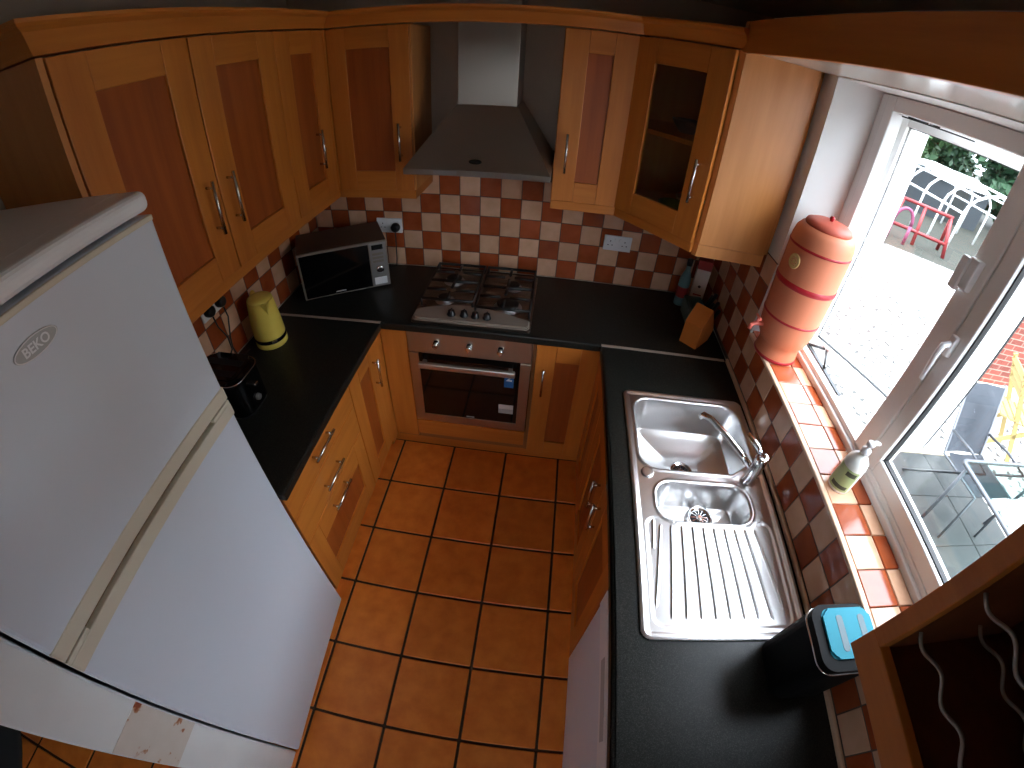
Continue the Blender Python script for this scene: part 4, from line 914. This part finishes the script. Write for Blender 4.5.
# table
tb = thing('garden_table', 'glass topped garden table with a grey metal frame on the patio', 'table', (4.7,-1.1,GZ+.022))
bm = bm_new(); add_prism(bm, rrect(4.22,5.22,-1.60,-.63,.03), .414, .422); obj('glass_top', bm, 'table_glass', tb)
bm = bm_new(); add_tube(bm, [(x,y,.405) for x,y in rrect(4.20,5.24,-1.62,-.61,.04)], .016, 8, closed=True); obj('rim', bm, 'alu', tb)
for x, y in ((4.24,-.65),(5.2,-.65),(4.24,-1.58),(5.2,-1.58)):
    bm = bm_new(); add_tube(bm, [(x,y,.405),(x+(.06 if x < 4.5 else -.06),y,GZ+.022)], .014, 8); obj('leg', bm, 'alu', tb)
def sling_chair(label, loc, rz):
    r = thing('garden_chair', label, 'chair', loc, rz, 'grey patio chairs')
    bm = bm_new(); pts = [(-.2,.38,.43),(0,.38,.40),(.2,.38,.43)]
    def sheet(bm, rows):
        v = [[bm.verts.new(p) for p in q] for q in rows]
        for a, b in zip(v, v[1:]):
            for i in range(len(a)-1): bm.faces.new([a[i],a[i+1],b[i+1],b[i]])
    back = [[(-.21,-.02-.21*k,.43+.52*k),(0,-.04-.21*k,.43+.52*k),(.21,-.02-.21*k,.43+.52*k)] for k in (0,.33,.66,1)]
    seat = [[(-.21,.42*k,.45-.02*math.sin(k*3)),(0,.42*k,.43-.03*math.sin(k*3)),(.21,.42*k,.45-.02*math.sin(k*3))] for k in (0,.33,.66,1)]
    sheet(bm, back); bmesh.ops.solidify(bm, geom=bm.faces[:], thickness=.006); obj('backrest', bm, 'sling', r, True, False)
    bm = bm_new(); sheet(bm, seat); bmesh.ops.solidify(bm, geom=bm.faces[:], thickness=.006); obj('seat', bm, 'sling', r, True, False)
    for s_ in (-1,1):
        bm = bm_new(); add_tube(bm, [(s_*.22,-.245,.97),(s_*.22,-.01,.42),(s_*.22,.43,.44),(s_*.22,.47,.0)], .011, 8); obj('side_frame', bm, 'alu', r, world=False)
        bm = bm_new(); add_tube(bm, [(s_*.22,-.08,.60),(s_*.235,.15,.63),(s_*.235,.36,.62),(s_*.22,-.20,.0)], .011, 8); obj('arm', bm, 'alu', r, world=False)
    return r
sling_chair('grey sling garden chair behind the glass table', (4.70,-.30,GZ+.022), PI)
# folding chair
fc = thing('folding_chair', 'pale wooden folding chair on the gravel beyond the table', 'chair', (6.0,.35,GZ), 2.6)
for s_ in (-.2,.2):
    for a, b in (((-.24,0),(.26,.92)),((.26,0),(-.22,.46))):
        bm = bm_new(); d_ = Vector((b[0]-a[0],0,b[1]-a[1])); nn = Vector((-d_.z,0,d_.x)).normalized()*.022
        poly = [Vector((a[0],0,a[1]))-nn, Vector((b[0],0,b[1]))-nn, Vector((b[0],0,b[1]))+nn, Vector((a[0],0,a[1]))+nn]
        lo = [bm.verts.new(p+Vector((0,s_-.011,0))) for p in poly]; hi = [bm.verts.new(p+Vector((0,s_+.011,0))) for p in poly]
        bm.faces.new(lo[::-1]); bm.faces.new(hi)
        for i in range(4): bm.faces.new([lo[i],lo[(i+1)%4],hi[(i+1)%4],hi[i]])
        obj('frame_leg', bm, 'pine', fc, world=False)
for k in range(5):
    bm = bm_new(); add_box(bm, (-.22+k*.088,-.22,.455), (-.15+k*.088,.22,.473), .003); obj('seat_slat', bm, 'pine', fc, world=False)
for k in range(3):
    x = .15+k*.047; z = .68+k*.085
    bm = bm_new(); add_box(bm, (x-.008,-.22,z), (x+.012,.22,z+.055), .003); obj('back_slat', bm, 'pine', fc, world=False)
# clutter beyond the gravel
def frame_thing(name, label, cat, loc, rz, bars, m, r=.03, part='bar', group=None):
    t_ = thing(name, label, cat, loc, rz, group)
    for a in bars:
        bm = bm_new(); add_tube(bm, a, r, 6); obj(part, bm, m, t_, world=False)
    return t_
def arc(y, R, h): return [(R*math.cos(PI*k/10), y, h+R*.55*math.sin(PI*k/10)) for k in range(11)]
gh = frame_thing('greenhouse', 'white framed greenhouse among the garden clutter', 'greenhouse', (12.5,8.9,GZ-.02), 0,
    [[(1.3,y,0)]+arc(y,1.3,1.0)+[(-1.3,y,0)] for y in (-1.6,-.8,0,.8,1.6)] + [[(x,-1.6,z),(x,1.6,z)] for x, z in ((1.3,1.0),(0,1.715),(-1.3,1.0),(.95,1.48),(-.95,1.48))], 'white_paint', .035)
sh = thing('garden_shed', 'grey garden shed behind the white greenhouse frame', 'shed', (14.6,12.0,GZ-.02), 0)
bm = bm_new(); add_box(bm, (-1.3,-1,0), (1.3,1,1.35)); obj('walls', bm, 'shed_grey', sh, world=False)
bm = bm_new()
for s_ in (-1,1):
    v = [bm.verts.new(p) for p in ((-1.4,s_*1.1,1.30),(1.4,s_*1.1,1.30),(1.4,0,1.62),(-1.4,0,1.62))]; bm.faces.new(v)
bmesh.ops.solidify(bm, geom=bm.faces[:], thickness=.04); obj('roof', bm, 'white_paint', sh, world=False)
bm = bm_new(); add_box(bm, (-.35,-1.02,0), (.35,-1,1.2), .005); obj('door', bm, 'slate', sh, world=False)
frame_thing('climbing_frame', 'red metal climbing frame at the edge of the gravel', 'climbing frame', (9.6,6.9,GZ-.02), -.5,
    [[(-.6,0,0),(-.45,.3,.9)],[(-.6,.7,0),(-.45,.3,.9)],[(.9,0,0),(.75,.3,.9)],[(.9,.7,0),(.75,.3,.9)],[(-.5,.3,.9),(.8,.3,.9)],[(-.55,.1,.3),(.85,.1,.3)],[(.1,.3,.9),(.1,.0,.0)]], 'red_paint', .045)
frame_thing('garden_arch', 'small pink garden hoop beside the red climbing frame', 'hoop', (9.05,6.75,GZ-.02), -.4, [[(.22*math.cos(PI*k/10),0,.45+.35*math.sin(PI*k/10)) for k in range(11)], [(.22,0,.45),(.22,0,0)], [(-.22,0,.45),(-.22,0,0)]], 'pink_paint', .04)
# trees
def tree(label, x, y, h, R, m, seed):
    rnd = random.Random(seed); t_ = thing('tree', label, 'tree', (x,y,GZ-.02), 0, 'trees behind the yard')
    bm = bm_new(); add_tube(bm, [(0,0,-.05),(.05,.03,h*.3),(0,.05,h*.6),(.05,0,h*.85)], [.16,.12,.08,.03], 8); obj('trunk', bm, 'bark', t_, world=False)
    vs, fs = [], []
    for c in range(95):
        a = rnd.random()*2*PI; e = rnd.uniform(-.97,1); rr = R*math.sqrt(1-e*e)*rnd.uniform(.5,1); cx = rr*math.cos(a); cy = rr*math.sin(a); cz = h*.54+e*h*.46; cr = R*rnd.uniform(.22,.4)
        for l in range(110):
            d_ = Vector((rnd.gauss(0,1),rnd.gauss(0,1),rnd.gauss(0,1))).normalized(); p = Vector((cx,cy,cz))+d_*cr*rnd.uniform(.6,1)
            u_ = Vector((rnd.gauss(0,1),rnd.gauss(0,1),rnd.gauss(0,1))).normalized(); w_2 = u_.cross(d_).normalized(); sz = rnd.uniform(.16,.30)
            i = len(vs); vs += [p-u_*sz, p+w_2*sz*.5+d_*.02, p+u_*sz, p-w_2*sz*.5+d_*.02]; fs.append((i,i+1,i+2,i+3))
    me = bpy.data.meshes.new('foliage'); me.from_pydata([tuple(v) for v in vs], [], fs); me.materials.append(M[m]); f = place('foliage', me, t_, False); f['kind'] = 'stuff'
TREES = ((10.4,14.6,8,2.0,'leaf_dark','dark green tree mostly hidden by the white yard wall'),(16.6,17.6,9,2.1,'leaf_light','light green tree right of the white yard wall'),
    (19.4,13.0,8.5,2.1,'leaf_dark','dark green tree nearest the window mullion'),(22.5,20.5,11,2.5,'leaf_dark','largest dark green tree far behind the others'),(19.5,7.2,8,2.0,'leaf_light','light green tree behind the brick outbuilding'))
for i, (x, y, h_, R, m, lab) in enumerate(TREES): tree(lab, x, y, h_, R, m, 50+i)
